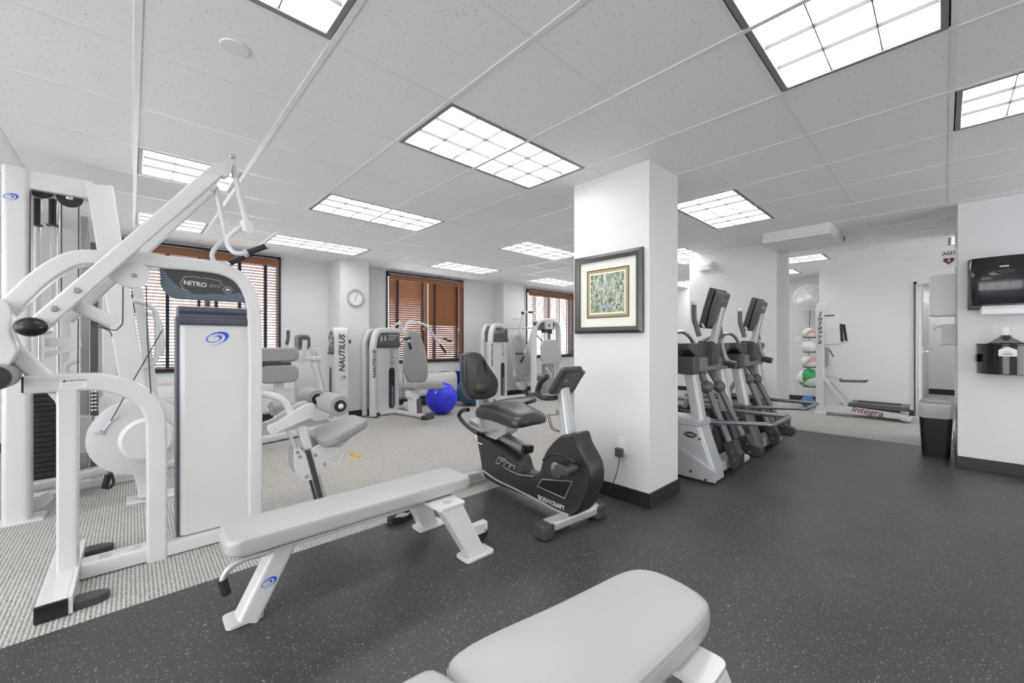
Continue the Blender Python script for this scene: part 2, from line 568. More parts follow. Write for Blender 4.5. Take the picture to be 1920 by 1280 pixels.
proto = {}
for i, (ix, iy, nx, ny) in enumerate(lights):
    x0, y0 = PX0 + ix * PT, PY0 + iy * PT
    W_, D_ = nx * PT, ny * PT
    if (nx, ny) not in proto:
        r = thing('ceiling_light', llab[i], 'ceiling light', (x0, y0, H), 'recessed ceiling troffers')
        e = .016
        f = MB()
        for a, b in (((e, e), (W_ - e, e + .022)), ((e, D_ - e - .022), (W_ - e, D_ - e)), ((e, e + .022), (e + .022, D_ - e - .022)), ((W_ - e - .022, e + .022), (W_ - e, D_ - e - .022))):
            f.box((x0 + a[0], y0 + a[1], H + .001), (x0 + b[0], y0 + b[1], H + .012))
        obj('frame', f, 'trimgrey', r)
        h = MB()
        t0, t1 = e + .02, .07
        h.box((x0 + t0, y0 + t0, H + t1 + .03), (x0 + W_ - t0, y0 + D_ - t0, H + t1 + .035))
        for a, b in (((t0, t0), (W_ - t0, t0 + .003)), ((t0, D_ - t0 - .003), (W_ - t0, D_ - t0)), ((t0, t0), (t0 + .002, D_ - t0)), ((W_ - t0 - .002, t0), (W_ - t0, D_ - t0))):
            h.box((x0 + a[0], y0 + a[1], H + .01), (x0 + b[0], y0 + b[1], H + t1 + .03))
        obj('housing', h, 'white2', r)
        obj('lamp_panel', MB().box((x0 + t0 + .004, y0 + t0 + .004, H + t1 - .012), (x0 + W_ - t0 - .004, y0 + D_ - t0 - .004, H + t1 + .0)), 'lamp', r)
        lv = MB()
        n1 = 6 if nx == 2 else 3
        w0, d0 = W_ - 2 * t0, D_ - 2 * t0
        for k in range(1, n1):
            xx = x0 + t0 + w0 * k / n1
            lv.box((xx - .002, y0 + t0 + .004, H + .006), (xx + .002, y0 + D_ - t0 - .004, H + .022))
        for k in range(1, 3):
            yy = y0 + t0 + d0 * k / 3
            lv.box((x0 + t0 + .004, yy - .002, H + .0065), (x0 + W_ - t0 - .004, yy + .002, H + .023))
        obj('louver', lv, 'louver', r)
        proto[(nx, ny)] = r
    else:
        tree_copy(proto[(nx, ny)], (x0, y0, H), 0, llab[i])

# walls
def wallbox(name, a, b, m='wall'):
    return struct(obj(name, MB().box(a, b), m))
T = H + .1
WIN = [(-.12, 1.63), (3.305, 5.0), (6.845, 8.62)]
SILL, HEAD = .80, 2.425
wb = MB()
xs = [-3.2] + [v for w_ in WIN for v in w_] + [9.67]
for k in range(0, len(xs), 2):
    wb.box((xs[k], 6.8, 0), (xs[k + 1], 7, T))
for a, b in WIN:
    wb.box((a, 6.8, 0), (b, 7, SILL - .02)).box((a, 6.8, HEAD), (b, 7, T))
struct(obj('wall_back', wb, 'wall'))
w6 = struct(obj('window_6', MB().box((7.3, -3.34, .12), (7.36, -3.26, 2.36)).box((8.84, -3.34, .12), (8.9, -3.26, 2.36)).box((8.07, -3.34, .12), (8.13, -3.26, 2.36)), 'navy'))  # unseen corridor glazing, added to lift the light at far right
for a, b in ((7.36, 8.07), (8.13, 8.84)): obj('pane', MB().box((a, -3.303, .12), (b, -3.297, 2.36)), 'glass', w6)
wl = MB().box((-3.4, -3.2, 0), (-3.2, -2.6, T)).box((-3.4, 3.6, 0), (-3.2, 7, T)).box((-3.4, -2.6, 2.36), (-3.2, 3.6, T)).box((-3.4, -2.6, 0), (-3.2, 3.6, .12))
struct(obj('wall_left', wl, 'wall'))
sf = MB()
for k in range(6):
    y = -2.6 + 6.2 * k / 5
    sf.box((-3.34, y - .03, .12), (-3.26, y + .03, 2.36))
w5 = struct(obj('window_4', sf, 'navy'))  # made-up glazing out of view, lets daylight fill ceiling and walls
for k in range(5): obj('pane', MB().box((-3.303, -2.6 + 1.24 * k + .03, .12), (-3.297, -2.6 + 1.24 * (k + 1) - .03, 2.36)), 'glass', w5)
wq = MB().box((-3.2, -3.4, 0), (3.5, -3.2, T)).box((5.5, -3.4, 0), (7.3, -3.2, T)).box((8.9, -3.4, 0), (13, -3.2, T)).box((7.3, -3.4, 2.36), (8.9, -3.2, T)).box((7.3, -3.4, 0), (8.9, -3.2, .12)).box((3.5, -3.4, 2.36), (5.5, -3.2, T)).box((3.5, -3.4, 0), (5.5, -3.2, .12))
struct(obj('wall_front', wq, 'wall'))
sf = MB()
for k in range(4):
    x = 3.53 + .647 * k
    sf.box((x - .03, -3.34, .12), (x + .03, -3.26, 2.36))
w5 = struct(obj('window_5', sf, 'navy'))  # added window behind the camera, fill light for the right side
for k in range(3): obj('pane', MB().box((3.56 + .647 * k, -3.303, .12), (3.56 + .647 * k + .587, -3.297, 2.36)), 'glass', w5)

wallbox('wall_far', (9.67, 1.55, 0), (9.87, 7, T))
# wall with the doorway (x = 9.0), opening y -.55 .. .32, head 2.11
wf = MB().box((9.0, .33, 0), (9.13, 1.53, T)).box((9.0, -.62, 2.11), (9.13, .33, T)).box((9.0, -3.2, 0), (9.13, -.62, T)).box((9.13, 1.41, 0), (9.9, 1.53, T))
struct(obj('wall_right', wf, 'wall2'))
wallbox('wall_right_near', (5.6, -3.2, 0), (7.15, -.09, T), 'wall')
wallbox('wall_hall', (13, -3.2, 0), (13.2, 2.2, T), 'wall2')
wallbox('wall_hall_side', (9.9, 1.53, 0), (13, 1.65, T), 'wall2')
col1 = wallbox('column_1', (2.645, 1.412, 0), (3.09, 2.072, T))
col2 = wallbox('column_2', (6.0, 1.46, 0), (6.62, 2.565, T), 'wall2')
p1 = wallbox('pilaster_1', (2.31, 6.26, 0), (2.755, 6.8, T))
p2 = wallbox('pilaster_2', (5.86, 6.5, 0), (6.48, 6.8, T))
# column and wall base
def base(name, segs, h=.1, t=.012):
    m = MB()
    for a, b in segs: m.box((*a, 0.0005), (*b, h))
    return struct(obj(name, m, 'base', bevel=.003))
def ringbase(name, x0, y0, x1, y1, h=.1, t=.014):
    return base(name, [((x0 - t, y0 - t), (x1 + t, y0)), ((x0 - t, y1), (x1 + t, y1 + t)), ((x0 - t, y0), (x0, y1)), ((x1, y0), (x1 + t, y1))], h)
ringbase('baseboard_column_1', 2.645, 1.412, 3.09, 2.072, .105)
ringbase('baseboard_column_2', 6.0, 1.46, 6.62, 2.565, .1)
t = .012
base('baseboard_back', [((-3.19, 6.8 - t), (2.31, 6.8)), ((2.31 - t, 6.26), (2.31, 6.8 - t)), ((2.31 - t, 6.26 - t), (2.755 + t, 6.26)), ((2.755, 6.26), (2.755 + t, 6.8 - t)),
                        ((2.755, 6.8 - t), (5.86, 6.8)), ((5.86 - t, 6.5), (5.86, 6.8 - t)), ((5.86 - t, 6.5 - t), (6.48 + t, 6.5)), ((6.48, 6.5), (6.48 + t, 6.8 - t)), ((6.48, 6.8 - t), (9.67, 6.8))])
base('baseboard_far', [((9.67 - t, 1.56), (9.67, 6.78)), ((9.0 - t, .36), (9.0, 1.53 + t)), ((9.0, 1.53), (9.67 - t, 1.53 + t))])
base('baseboard_right', [((5.6 - t, -3.19), (5.6, -.09 + t)), ((5.6, -.09), (7.15, -.09 + t))], .11)
base('baseboard_hall', [((13 - t, -3.1), (13, 1.5))], .12)

# doorway: frame, the open leaf and a second door further in
df = MB().box((8.985, .285, 0), (9.145, .33, 2.11)).box((8.985, -.62, 2.07), (9.145, .33, 2.11)).box((8.985, -.62, 0), (9.145, -.585, 2.07))
trim = struct(obj('trim_1', df, 'white2', bevel=.003))
obj('door_edge_strip', MB().box((8.978, .300, 0), (8.985, .322, 2.08)), 'dark2', trim)  # dark strip drawn for the door's edge shadow and black gasket
d1 = MB().box((9.15, .24, .012), (9.98, .28, 2.06))
door = struct(obj('door_1', d1, 'white2', bevel=.003))
door['label'] = 'white door leaf standing open in the doorway'
hd = MB().cyl((9.80, .24, 1.0), (9.80, .18, 1.0), .012).tube([(9.80, .185, 1.0), (9.69, .185, 1.0)], .009).cyl((9.80, .241, 1.0), (9.80, .23, 1.0), .028)
obj('handle', hd, 'chrome', door)
for z in (.25, 1.03, 1.82): obj('hinge', MB().box((9.146, .225, z - .05), (9.16, .239, z + .05)), 'steel', door)
d2 = struct(obj('door_2', MB().prism([(11.9, .31), (12.74, .225), (12.745, .27), (11.905, .355)], 'z', .01, 2.0), 'white2', bevel=.003))
d2['label'] = 'second white door further down the hall'
obj('handle', MB().cyl((12.62, .237, 1.0), (12.61, .16, 1.0), .013).tube([(12.61, .165, 1.0), (12.48, .178, 1.0)], .011), 'chrome', d2)

# windows with blinds
def window(n, x0, x1, tilts, tapes, sills):
    w_ = MB()
    fy0, fy1 = 6.84, 6.9; k = .045
    w_.box((x0, fy0, SILL), (x0 + k, fy1, HEAD)).box((x1 - k, fy0, SILL), (x1, fy1, HEAD)).box((x0, fy0, SILL), (x1, fy1, SILL + k)).box((x0, fy0, HEAD - k), (x1, fy1, HEAD))
    xm = (x0 + x1) / 2
    w_.box((xm - .03, fy0, SILL), (xm + .03, fy1, HEAD))
    win = struct(obj('window_%d' % n, w_, 'navy', bevel=.003))
    obj('pane', MB().box((x0 + k, 6.865, SILL + k), (xm - .03, 6.871, HEAD - k)), 'glass', win)
    obj('pane', MB().box((xm + .03, 6.865, SILL + k), (x1 - k, 6.871, HEAD - k)), 'glass', win)
    # dark reveal around the opening
    rv = MB().box((x0, 6.785, SILL - .02), (x0 + .035, 6.84, HEAD)).box((x1 - .035, 6.785, SILL - .02), (x1, 6.84, HEAD)).box((x0, 6.785, HEAD - .03), (x1, 6.84, HEAD)).box((x0, 6.77, SILL - .03), (x1, 6.84, SILL))
    obj('reveal', rv, 'navy', win)
    half = [(x0 + .038, xm - .003), (xm + .003, x1 - .038)]
    out = []
    for h, (a, b) in enumerate(half):
        nm = 'left' if h == 0 else 'right'
        lab = ['brown wooden blind %s half of the window behind the white lat machine', 'brown wooden blind, %s half of the middle window', 'brown wooden blind, %s half of the window beside the column'][n - 1] % nm
        bl = thing('window_blind', lab, 'blind', (a, 6.79, SILL), 'wooden venetian blinds')
        v = MB().box((a - .0025, 6.735, HEAD - .15), (b + .0025, 6.755, HEAD - .045)).box((a - .0025, 6.729, HEAD - .062), (b + .0025, 6.735, HEAD - .045)).box((a - .0025, 6.729, HEAD - .15), (b + .0025, 6.735, HEAD - .135))
        obj('valance', v, 'wood', bl, bevel=.002)
        obj('head_rail', MB().box((a, 6.757, HEAD - .09), (b, 6.80, HEAD - .04)), 'navy', bl)
        top, bot = HEAD - .095, SILL + .05
        N = 36; first = None
        for i in range(N):
            z = top - (top - bot) * (i + .5) / N
            tl = tilts[h](i / N)
            if first is None:
                c, s = 1, 0
                first = obj('slat', MB().box((a, 6.753, z - .0015), (b, 6.803, z + .0015)), 'wood', bl); first.rotation_euler = (tl, 0, 0)
            else:
                link_copy(first, bl, (first.location.x, first.location.y, z - SILL), (tl, 0, 0))
        obj('bottom_rail', MB().box((a, 6.758, bot - .035), (b, 6.798, bot - .015)), 'wood', bl, bevel=.003)
        for tx in tapes[h]:
            x = a + (b - a) * tx
            obj('ladder_tape', MB().box((x - .017, 6.745, bot - .02), (x + .017, 6.7475, top + .02)).box((x - .017, 6.806, bot - .02), (x + .017, 6.8075, top + .02)), 'tape', bl)
        cx = a + (b - a) * .86
        cd = MB().tube([(cx, 6.738, top), (cx, 6.738, top - .9)], .0025, n=6).lathe([(.002, 0), (.009, -.02), (.010, -.04), (.002, -.045)], (cx, 6.738, top - .9), n=10)
        obj('pull_cord', cd, 'cream', bl)
R_ = math.radians
window(1, *WIN[0], [lambda t: R_(-23), lambda t: R_(-23)], [(.12, .5, .88), (.1, .42, .8)], 0)
window(2, *WIN[1], [lambda t: R_(-44), lambda t: R_(-62) if t < .55 else R_(-44)], [(.2, .85), (.16, .8)], 0)
window(3, *WIN[2], [lambda t: R_(-20), lambda t: R_(-20)], [(.25, .72), (.3, .75)], 0)

# ================================================================ white lat pull-down machine, left foreground
def bolts(name, pts, r, y0, y1, m, parent):
    for x, z in pts:
        o = obj(name, MB().lathe([(0, 0), (r, 0), (r, (y0 - y1) * .6), (r * .7, (y0 - y1)), (0, (y0 - y1))], (x, y0, z), (0, -1, 0), 14), m, parent)
    return o
def y3(prof, y): return [(x, y, z) for x, z in prof]

lat = thing('lat_pulldown_machine', 'big white lat pulldown machine with blue swirl on its tower and a raised lever arm', 'exercise machine', (.15, 2.9, 0))
YF, YB = 2.87, 2.965
YM = (YF + YB) / 2
frame_pts = [(0.554,-0.049),(0.554,0.325),(0.554,0.780),(0.553,1.137),(0.544,1.365),(0.518,1.476),(0.467,1.554),(0.381,1.594),(0.258,1.601),(0.131,1.599),(-0.013,1.603),(-0.109,1.592),(-0.199,1.574),(-0.268,1.517),(-0.324,1.448),(-0.372,1.373),(-0.425,1.293),(-0.512,1.147)]
obj('frame', MB().sweep(y3(frame_pts, YM), .072, YB - YF, (0, 1, 0), .16, smooth=3), 'white', lat)
arch = [(0.100,-0.013),(0.100,0.431),(0.097,0.716),(0.086,0.796),(0.059,0.859),(-0.001,0.917),(-0.067,0.952),(-0.137,0.970),(-0.259,0.971),(-0.358,0.971)]
a_ = obj('lower_arch', MB().sweep(y3(arch, YM), .085, YB - YF, (0, 1, 0), .16, smooth=3), 'white', lat)
x0, z0 = [(-0.358,0.971)][0]
obj('end_cap', MB().box((x0 - .008, YF + .006, z0 - .036), (x0 + .002, YB - .006, z0 + .036)), 'navy', a_)
lx, lz = [(-0.204,0.968)][0]
cl = obj('caution_label', MB().box((lx - .045, YF - .0012, lz - .024), (lx + .045, YF + .001, lz + .024)), 'paper', a_)
obj('label_band', MB().box((lx - .045, YF - .002, lz + .006), (lx + .045, YF - .001, lz + .024)), 'cream', a_)
text('lettering', 'CAUTION', .014, 'textg', a_, (lx + .012, YF - .0024, lz + .0145), (1, 0, 0), (0, 0, 1), .0006)
for q in range(3): obj('print_line', MB().box((lx - .036, YF - .0017, lz - .003 - .007 * q), (lx + .036 - .012 * (q == 2), YF - .0011, lz - .0005 - .007 * q)), 'grille', a_)
obj('warning_triangle', MB().prism([(lx - .036, lz + .009), (lx - .022, lz + .009), (lx - .029, lz + .021)], 'y', YF - .0026, YF - .0019), 'textg', a_)
p_ = [(-0.224,0.940),(-0.224,0.058)]
obj('post', MB().sweep([(p_[0][0], YM, p_[0][1]), (p_[1][0], YM, .06)], .072, YB - YF, (0, 1, 0), .16), 'white', lat)
gp = [(-0.289,0.927),(-0.252,0.924),(-0.250,0.789),(-0.254,0.841),(-0.265,0.887)]
obj('gusset', MB().prism(gp, 'y', YF + .015, YB - .015), 'white', lat)
# T foot and base rail
obj('foot_beam', MB().box((-.293, 2.572, .004), (-.198, 3.26, .072)), 'white', lat, bevel=.008)
obj('foot_end_cap', MB().box((-.294, 2.555, .003), (-.197, 2.572, .073)), 'blackp', lat, bevel=.004)
obj('foot_flange', MB().box((-.198, 2.56, .004), (-.183, 3.25, .08)), 'white', lat, bevel=.003)
for y in (2.62, 3.21):
    tp = [(-.183, y - .045), (-.183, y + .045), (-.11, y + .04), (-.075, y + .02), (-.07, y), (-.075, y - .02), (-.11, y - .04)]
    obj('toe_pad', MB().prism(tp, 'z', .0, .035), 'dark', lat, bevel=.006)
obj('base_rail', MB().box((-.185, YF + .008, .004), (1.15, YB + .02, .078)), 'white', lat, bevel=.01)
for a, b in ((-.12, -.075), (.005, .04)):
    obj('rail_sticker', MB().box((a, YF + .025, .078), (b, YB - .005, .0786)), 'silver', lat)
rg = [(-.035 + .04 * math.cos(2 * PI * k / 28), YM + .005 + .024 * math.sin(2 * PI * k / 28), .079) for k in range(28)]
obj('rail_emblem', MB().tube(rg, .0016, n=6, closed=True), 'grille', lat)
# tower with shroud
obj('shroud', MB().prism([(a, b) for a, b in rrect(.385, .175, .03, 5, .388, 2.995)], 'z', .085, 1.265), 'white', lat)
tw = obj('tower_back', MB().box((.183, 2.93, .08), (.20, 3.09, 1.31)), 'slate', lat, bevel=.004)
hp = [(2.90, 1.262), (2.887, 1.275), (2.885, 1.30), (2.90, 1.312), (2.90, 1.327), (2.885, 1.34), (2.885, 1.365), (2.93, 1.372), (3.085, 1.372), (3.085, 1.262)]
obj('shroud_cap', MB().prism(hp, 'x', .190, .586), 'slate', lat, bevel=.004)
sg = [(0.112,1.572),(0.248,1.571),(0.366,1.567),(0.422,1.548),(0.470,1.505),(0.502,1.454),(0.524,1.404),(0.179,1.405),(0.152,1.420),(0.130,1.444),(0.115,1.478)]
sign = obj('sign_panel', MB().prism(sp2(sg[:1] + sg[1:], 1), 'y', YF + .02, YF + .05), 'dark', lat)
# honeycomb print along the lower edge of the sign
mesh = MB()
for r_ in range(16):
    for c_ in range(70):
        t = c_ / 69
        xx = sg[0][0] + (sg[6][0] - sg[0][0]) * t + (.004 if r_ % 2 else 0)
        zl = None
        # lower outline height at xx
        low = [sg[i] for i in (10, 9, 8, 7, 6)]; low = [(sg[0][0] - .001, sg[10][1])] + low
        for (xa, za), (xb, zb) in zip(low, low[1:]):
            if xa <= xx <= xb: zl = za + (zb - za) * (xx - xa) / max(1e-6, xb - xa)
        if zl is None: continue
        top = .115 * (1 - t * 2.1) if t < .33 else .035 + .03 * ((t - .33) / .67) ** 2
        z = zl + .007 + r_ * .0075
        if z - zl > max(.03, top): continue
        mesh.box((xx - .0017, YF + .0185, z - .0024), (xx + .0017, YF + .0201, z + .0024))
hx = obj('honeycomb_print', mesh, M['hexblue'] if 'hexblue' in M else M.setdefault('hexblue', mat('pale blue print', (.22, .33, .42), .4)), sign)
cx, cz = [(0.284,1.498)][0]
cx, cz = [(0.263,1.493)][0]
text('lettering', 'NITRO', .034, 'textl', sign, (cx, YF + .0185, cz + .001), (1, -.0, -.06), (0.0, 0, 1), .001, bold=.0012)
cx, cz = [(0.353,1.492)][0]
text('lettering', 'evo', .035, 'hexblue', sign, (cx, YF + .0185, cz + .001), (1, 0, -.06), (0, 0, 1), .001)
def ring2(pts, y, r, m, name, parent, closed=True):
    return obj(name, MB().tube([(x, y, z) for x, z in pts], r, n=6, closed=closed), m, parent)
ring2([(0.229,1.456),(0.213,1.458),(0.197,1.494),(0.216,1.532),(0.277,1.534),(0.286,1.528)], YF + .019, .0012, 'textl', 'outline', sign, False)
ring2([(0.296,1.533),(0.376,1.525),(0.391,1.495)], YF + .019, .0012, 'textl', 'outline', sign, False)
hc = [(0.414,1.474)][0]
hexa = [(hc[0] + .023 * math.cos(PI / 3 * k), hc[1] + .02 * math.sin(PI / 3 * k)) for k in range(6)]
ring2(hexa, YF + .019, .0013, 'textl', 'hexagon_badge', sign)
obj('badge_flag', MB().box((hc[0] - .010, YF + .0175, hc[1] - .006), (hc[0] + .010, YF + .0199, hc[1] + .007)), 'textl', sign)
sc = [(0.357,1.189)][0]
swirl('swirl_emblem', 'blue', lat, (sc[0], 2.9068, sc[1]), (1, 0, 0), (0, 0, 1), .068)
# hub plate, brace and roller at far left
hb = sp2([(-0.499,1.293),(-0.415,1.355),(-0.386,1.299),(-0.390,1.217),(-0.371,1.146),(-0.377,1.104),(-0.403,1.054),(-0.472,1.000)], 3)
obj('hub_plate', MB().prism(hb, 'y', 2.82, 2.96), 'white', lat, bevel=.01)
br = [(-0.398,1.134),(-0.281,0.965)]
obj('brace', MB().sweep(y3(br, YM), .07, .07, (0, 1, 0), .25), 'white', lat)
rc = [(-0.421,1.018)][0]
rl = obj('roller_pad', MB().lathe([(.0, 0), (.035, 0), (.055, .01), (.055, .2), (.035, .21), (0, .21)], (rc[0], 2.70, rc[1]), (0, 1, 0)), 'vinyl', lat)
obj('roller_ring', MB().lathe([(.03, 0), (.05, 0), (.05, .014), (.03, .014)], (rc[0] + .002, 2.692, rc[1]), (0, 1, 0)), 'black', rl)
# lever arms
L1 = [(0.366,2.147),(-0.041,1.614),(-0.192,1.406),(-0.323,1.222)]
la = obj('lever_arm', MB().sweep([(L1[0][0], 2.805, L1[0][1]), (L1[3][0], 2.805, L1[3][1])], .072, .05, (0, 1, 0), .22), 'white', lat)
L2 = [(0.343,2.108),(-0.254,1.286)]
lb = obj('lever_arm', MB().sweep([(L2[0][0], 3.14, L2[0][1]), (L2[1][0], 3.14, L2[1][1])], .072, .04, (0, 1, 0), .22), 'white', lat)
bolts('bolt', [(-0.187,1.409),(-0.256,1.320)], .014, 2.78, 2.770, 'grey', la)
# end brackets
b1 = sp2([(0.338,2.144),(0.360,2.178),(0.372,2.178),(0.392,2.224),(0.415,2.243),(0.435,2.231),(0.435,2.203),(0.420,2.168),(0.410,2.123),(0.380,2.097)], 2)
k1 = obj('end_bracket', MB().prism(b1, 'y', 2.765, 2.835), 'white', lat, bevel=.003)
bolts('pivot_bolt', [(0.417,2.219)], .0135, 2.765, 2.752, 'chrome', k1)
bolts('bolt', [(0.358,2.186),(0.400,2.153)], .007, 2.765, 2.760, 'shade', k1)
b2 = sp2([(0.328,2.095),(0.349,2.127),(0.360,2.159),(0.379,2.181),(0.392,2.165),(0.387,2.133),(0.373,2.097),(0.349,2.071)], 2)
k2 = obj('end_bracket', MB().prism(b2, 'y', 3.105, 3.165), 'white', lat, bevel=.003)
bolts('pivot_bolt', [(0.376,2.164),(0.360,2.106)], .009, 3.105, 3.094, 'chrome', k2)
# hanging handle bars
h1 = [(0.423,2.185),(0.495,1.844)]
hb1 = obj('hanger_bar', MB().tube(y3(h1, 2.80), .0155, n=14), 'white', lat)
sl = [(0.486,1.874),(0.497,1.813)]
obj('sleeve', MB().tube(y3(sl, 2.80), .030, n=18), 'white', hb1)
h1b = [(0.464,1.838),(0.407,1.769),(0.397,1.740),(0.400,1.710),(0.413,1.688),(0.435,1.673),(0.488,1.678)]
obj('handle_bar', MB().tube([(x, 2.80 - (.05 * i / 6), z) for i, (x, z) in enumerate(h1b)], .0125, n=12, smooth=4), 'white', hb1)
g1 = [(0.483,1.679),(0.580,1.734)]
gr = obj('hand_grip', MB().tube(y3(g1, 2.75), .0165, n=14), 'black', hb1)
d_ = (V(g1[1][0], 0, g1[1][1]) - V(g1[0][0], 0, g1[0][1])).normalized()
obj('grip_collar', MB().tube([V(g1[0][0], 2.75, g1[0][1]) - d_ * .012, V(g1[0][0], 2.75, g1[0][1]) + d_ * .004], .023, n=16).tube([V(g1[1][0], 2.75, g1[1][1]) - d_ * .004, V(g1[1][0], 2.75, g1[1][1]) + d_ * .012], .021, n=16), 'silver', hb1)
h2 = [(0.385,2.141),(0.443,1.837)]
hb2 = obj('hanger_bar', MB().tube(y3(h2, 3.13), .0165, n=14), 'white', lat)
h2b = [(0.443,1.837),(0.426,1.813),(0.390,1.764),(0.371,1.727),(0.371,1.694),(0.385,1.672),(0.415,1.663),(0.451,1.671)]
obj('handle_bar', MB().tube([(x, 3.13 + .02 * i / 7, z) for i, (x, z) in enumerate(h2b)], .0135, n=12, smooth=4), 'white', hb2)
g2 = [(0.463,1.675),(0.577,1.751)]
obj('hand_grip', MB().tube(y3(g2, 3.15), .018, n=14), 'black', hb2)
# pivot cap, cam, short crank with cable
pc = [(-0.323,1.234)][0]
obj('pivot_shaft', MB().cyl((pc[0], 2.76, pc[1]), (pc[0], 3.16, pc[1]), .03), 'white', lat)
obj('pivot_cap', MB().ball((pc[0], 2.755, pc[1]), .052, sc=(1, .5, .82)), 'blackp', lat)
cam_ = sp2([(-0.080,1.541),(-0.022,1.562),(0.031,1.570),(0.058,1.559),(0.070,1.532),(0.068,1.496),(0.044,1.457),(0.001,1.445),(-0.044,1.460),(-0.086,1.496)], 3)
cm = obj('cam', MB().prism(cam_, 'y', 2.838, 2.866), 'white', lat, bevel=.003)
bolts('cam_bolt', [(0.011,1.509)], .010, 2.838, 2.828, 'steel', cm)
cr = [(-0.197,1.348),(-0.063,1.261)]
obj('crank_arm', MB().sweep(y3(cr, 2.87), .062, .05, (0, 1, 0), .45, seg=5), 'white', lat)
cp = [(-0.031,1.449),(-0.032,1.278),(-0.036,1.254),(-0.048,1.235),(-0.063,1.226),(-0.090,1.236),(-0.119,1.254),(-0.134,1.264),(-0.139,1.256),(-0.130,1.243),(-0.108,1.239),(-0.078,1.221),(-0.071,1.194)]
obj('cable', MB().tube(y3(cp, 2.85), .0028, n=6, smooth=2), 'wire', lat)
c2 = [(0.056,1.462),(0.062,1.170),(0.075,0.898)]
obj('cable', MB().tube(y3(c2, 2.85), .0028, n=6), 'wire', lat)
# seat unit at the right
sa = [(0.535,0.852),(0.589,0.843),(0.666,0.823),(0.718,0.784),(0.749,0.725),(0.762,0.664)]
obj('seat_arm', MB().sweep(y3(sa, YM), .040, .06, (0, 1, 0), .35, smooth=4), 'white', lat)
tp = sp2([(0.614,0.629),(0.626,0.651),(0.667,0.662),(0.819,0.749),(0.881,0.760),(0.894,0.716),(0.881,0.671),(0.796,0.644),(0.676,0.603),(0.644,0.592),(0.623,0.605)], 2)
tf = sp2([(0.636,0.626),(0.655,0.648),(0.698,0.660),(0.843,0.746),(0.907,0.750),(0.921,0.704),(0.893,0.663),(0.826,0.635),(0.707,0.599),(0.673,0.586),(0.645,0.601)], 2)
ta = obj('thigh_plate', MB().prism(tp, 'y', 2.86, 2.885), 'white', lat, bevel=.003)
obj('thigh_plate', MB().prism(tp, 'y', 3.0, 3.025), 'white', lat, bevel=.003)
bolts('bolt', [(0.652,0.624)], .010, 2.86, 2.853, 'shade', ta)
ra = [(0.959,0.764)][0]
for y0, y1 in ((2.60, 2.85), (3.03, 3.28)):
    rp = obj('thigh_roller', MB().lathe([(.03, 0), (.062, 0), (.067, .012), (.067, y1 - y0 - .012), (.06, y1 - y0), (0, y1 - y0)], (ra[0], y0, ra[1]), (0, 1, 0), 28), 'vinyl', lat)
    obj('roller_hub', MB().lathe([(.0, -.012), (.02, -.012), (.022, -.004), (.036, -.004), (.038, .0), (.038, .015), (0, .015)], (ra[0], y0, ra[1]), (0, 1, 0), 24), 'blackp', rp)
    obj('roller_cap', MB().lathe([(0, -.02), (.012, -.02), (.017, -.012), (.017, .0)], (ra[0], y0, ra[1]), (0, 1, 0), 20), 'white', rp)
obj('roller_axle', MB().cyl((ra[0], 2.6, ra[1]), (ra[0], 3.27, ra[1]), .013), 'steel', lat)
# seat pad (tilted up to the rear)
spd = sp2(rrect(.36, .40, .09, 3), 1)
c0 = [(1.099,0.536)][0]
sx = V(.955, 0, .30).normalized()
obj('seat_pad', MB().pad([(x * (1.0 - .12 * (x > 0)), y * (1 - .18 * (x > 0))) for x, y in spd], (c0[0], 2.95, c0[1] - .02), sx, (0, 1, 0), .062, .02, .004), 'vinyl', lat)
bk = sp2([(0.765,0.463),(0.781,0.477),(0.806,0.473),(0.832,0.437),(0.874,0.460),(0.921,0.480),(0.962,0.455),(1.062,0.437),(1.019,0.405),(0.962,0.354),(0.921,0.273),(0.848,0.255),(0.796,0.291),(0.768,0.352)], 2)
bp = obj('seat_bracket', MB().prism(bk, 'y', 2.86, 2.878), 'white', lat, bevel=.003)
obj('seat_bracket', MB().prism(bk, 'y', 3.01, 3.028), 'white', lat, bevel=.003)
bolts('bolt', [(0.796,0.423),(0.891,0.415),(0.835,0.284),(0.949,0.343),(0.781,0.455)], .011, 2.86, 2.852, 'grey', bp)
obj('seat_support', MB().prism([(0.927,0.468),(1.261,0.543),(1.152,0.475),(1.033,0.391),(0.955,0.405)], 'y', 2.92, 2.97), 'shade', lat)
sl = [(0.822,0.602),(0.862,0.424),(0.965,-0.037)]
obj('seat_post', MB().sweep([(sl[0][0], YM, sl[0][1]), (sl[2][0], YM, .05)], .05, .06, (0, 1, 0), .15), 'white', lat)
for dy in (-.052, .052):
    obj('guide_strip', MB().sweep([(sl[1][0] - .018, YM + dy, sl[1][1] + .03), (sl[2][0] - .018, YM + dy, .03)], .032, .03, (0, 1, 0), .2), 'dark', lat)
st = [(0.739,0.593),(0.787,0.459)]
obj('gas_strut', MB().tube(y3(st, 2.90), .012), 'silver', lat)
hl = [(0.966,0.353),(0.997,0.347),(1.033,0.327),(1.054,0.350),(1.076,0.385),(1.121,0.378)]
hh = obj('release_handle', MB().tube(y3(hl, 2.85), .0062, n=10, smooth=4), 'white', lat)
gy = [(1.113,0.382),(1.193,0.349)]
obj('yellow_grip', MB().tube(y3(gy, 2.85), .0095, n=12), 'yellow', hh)

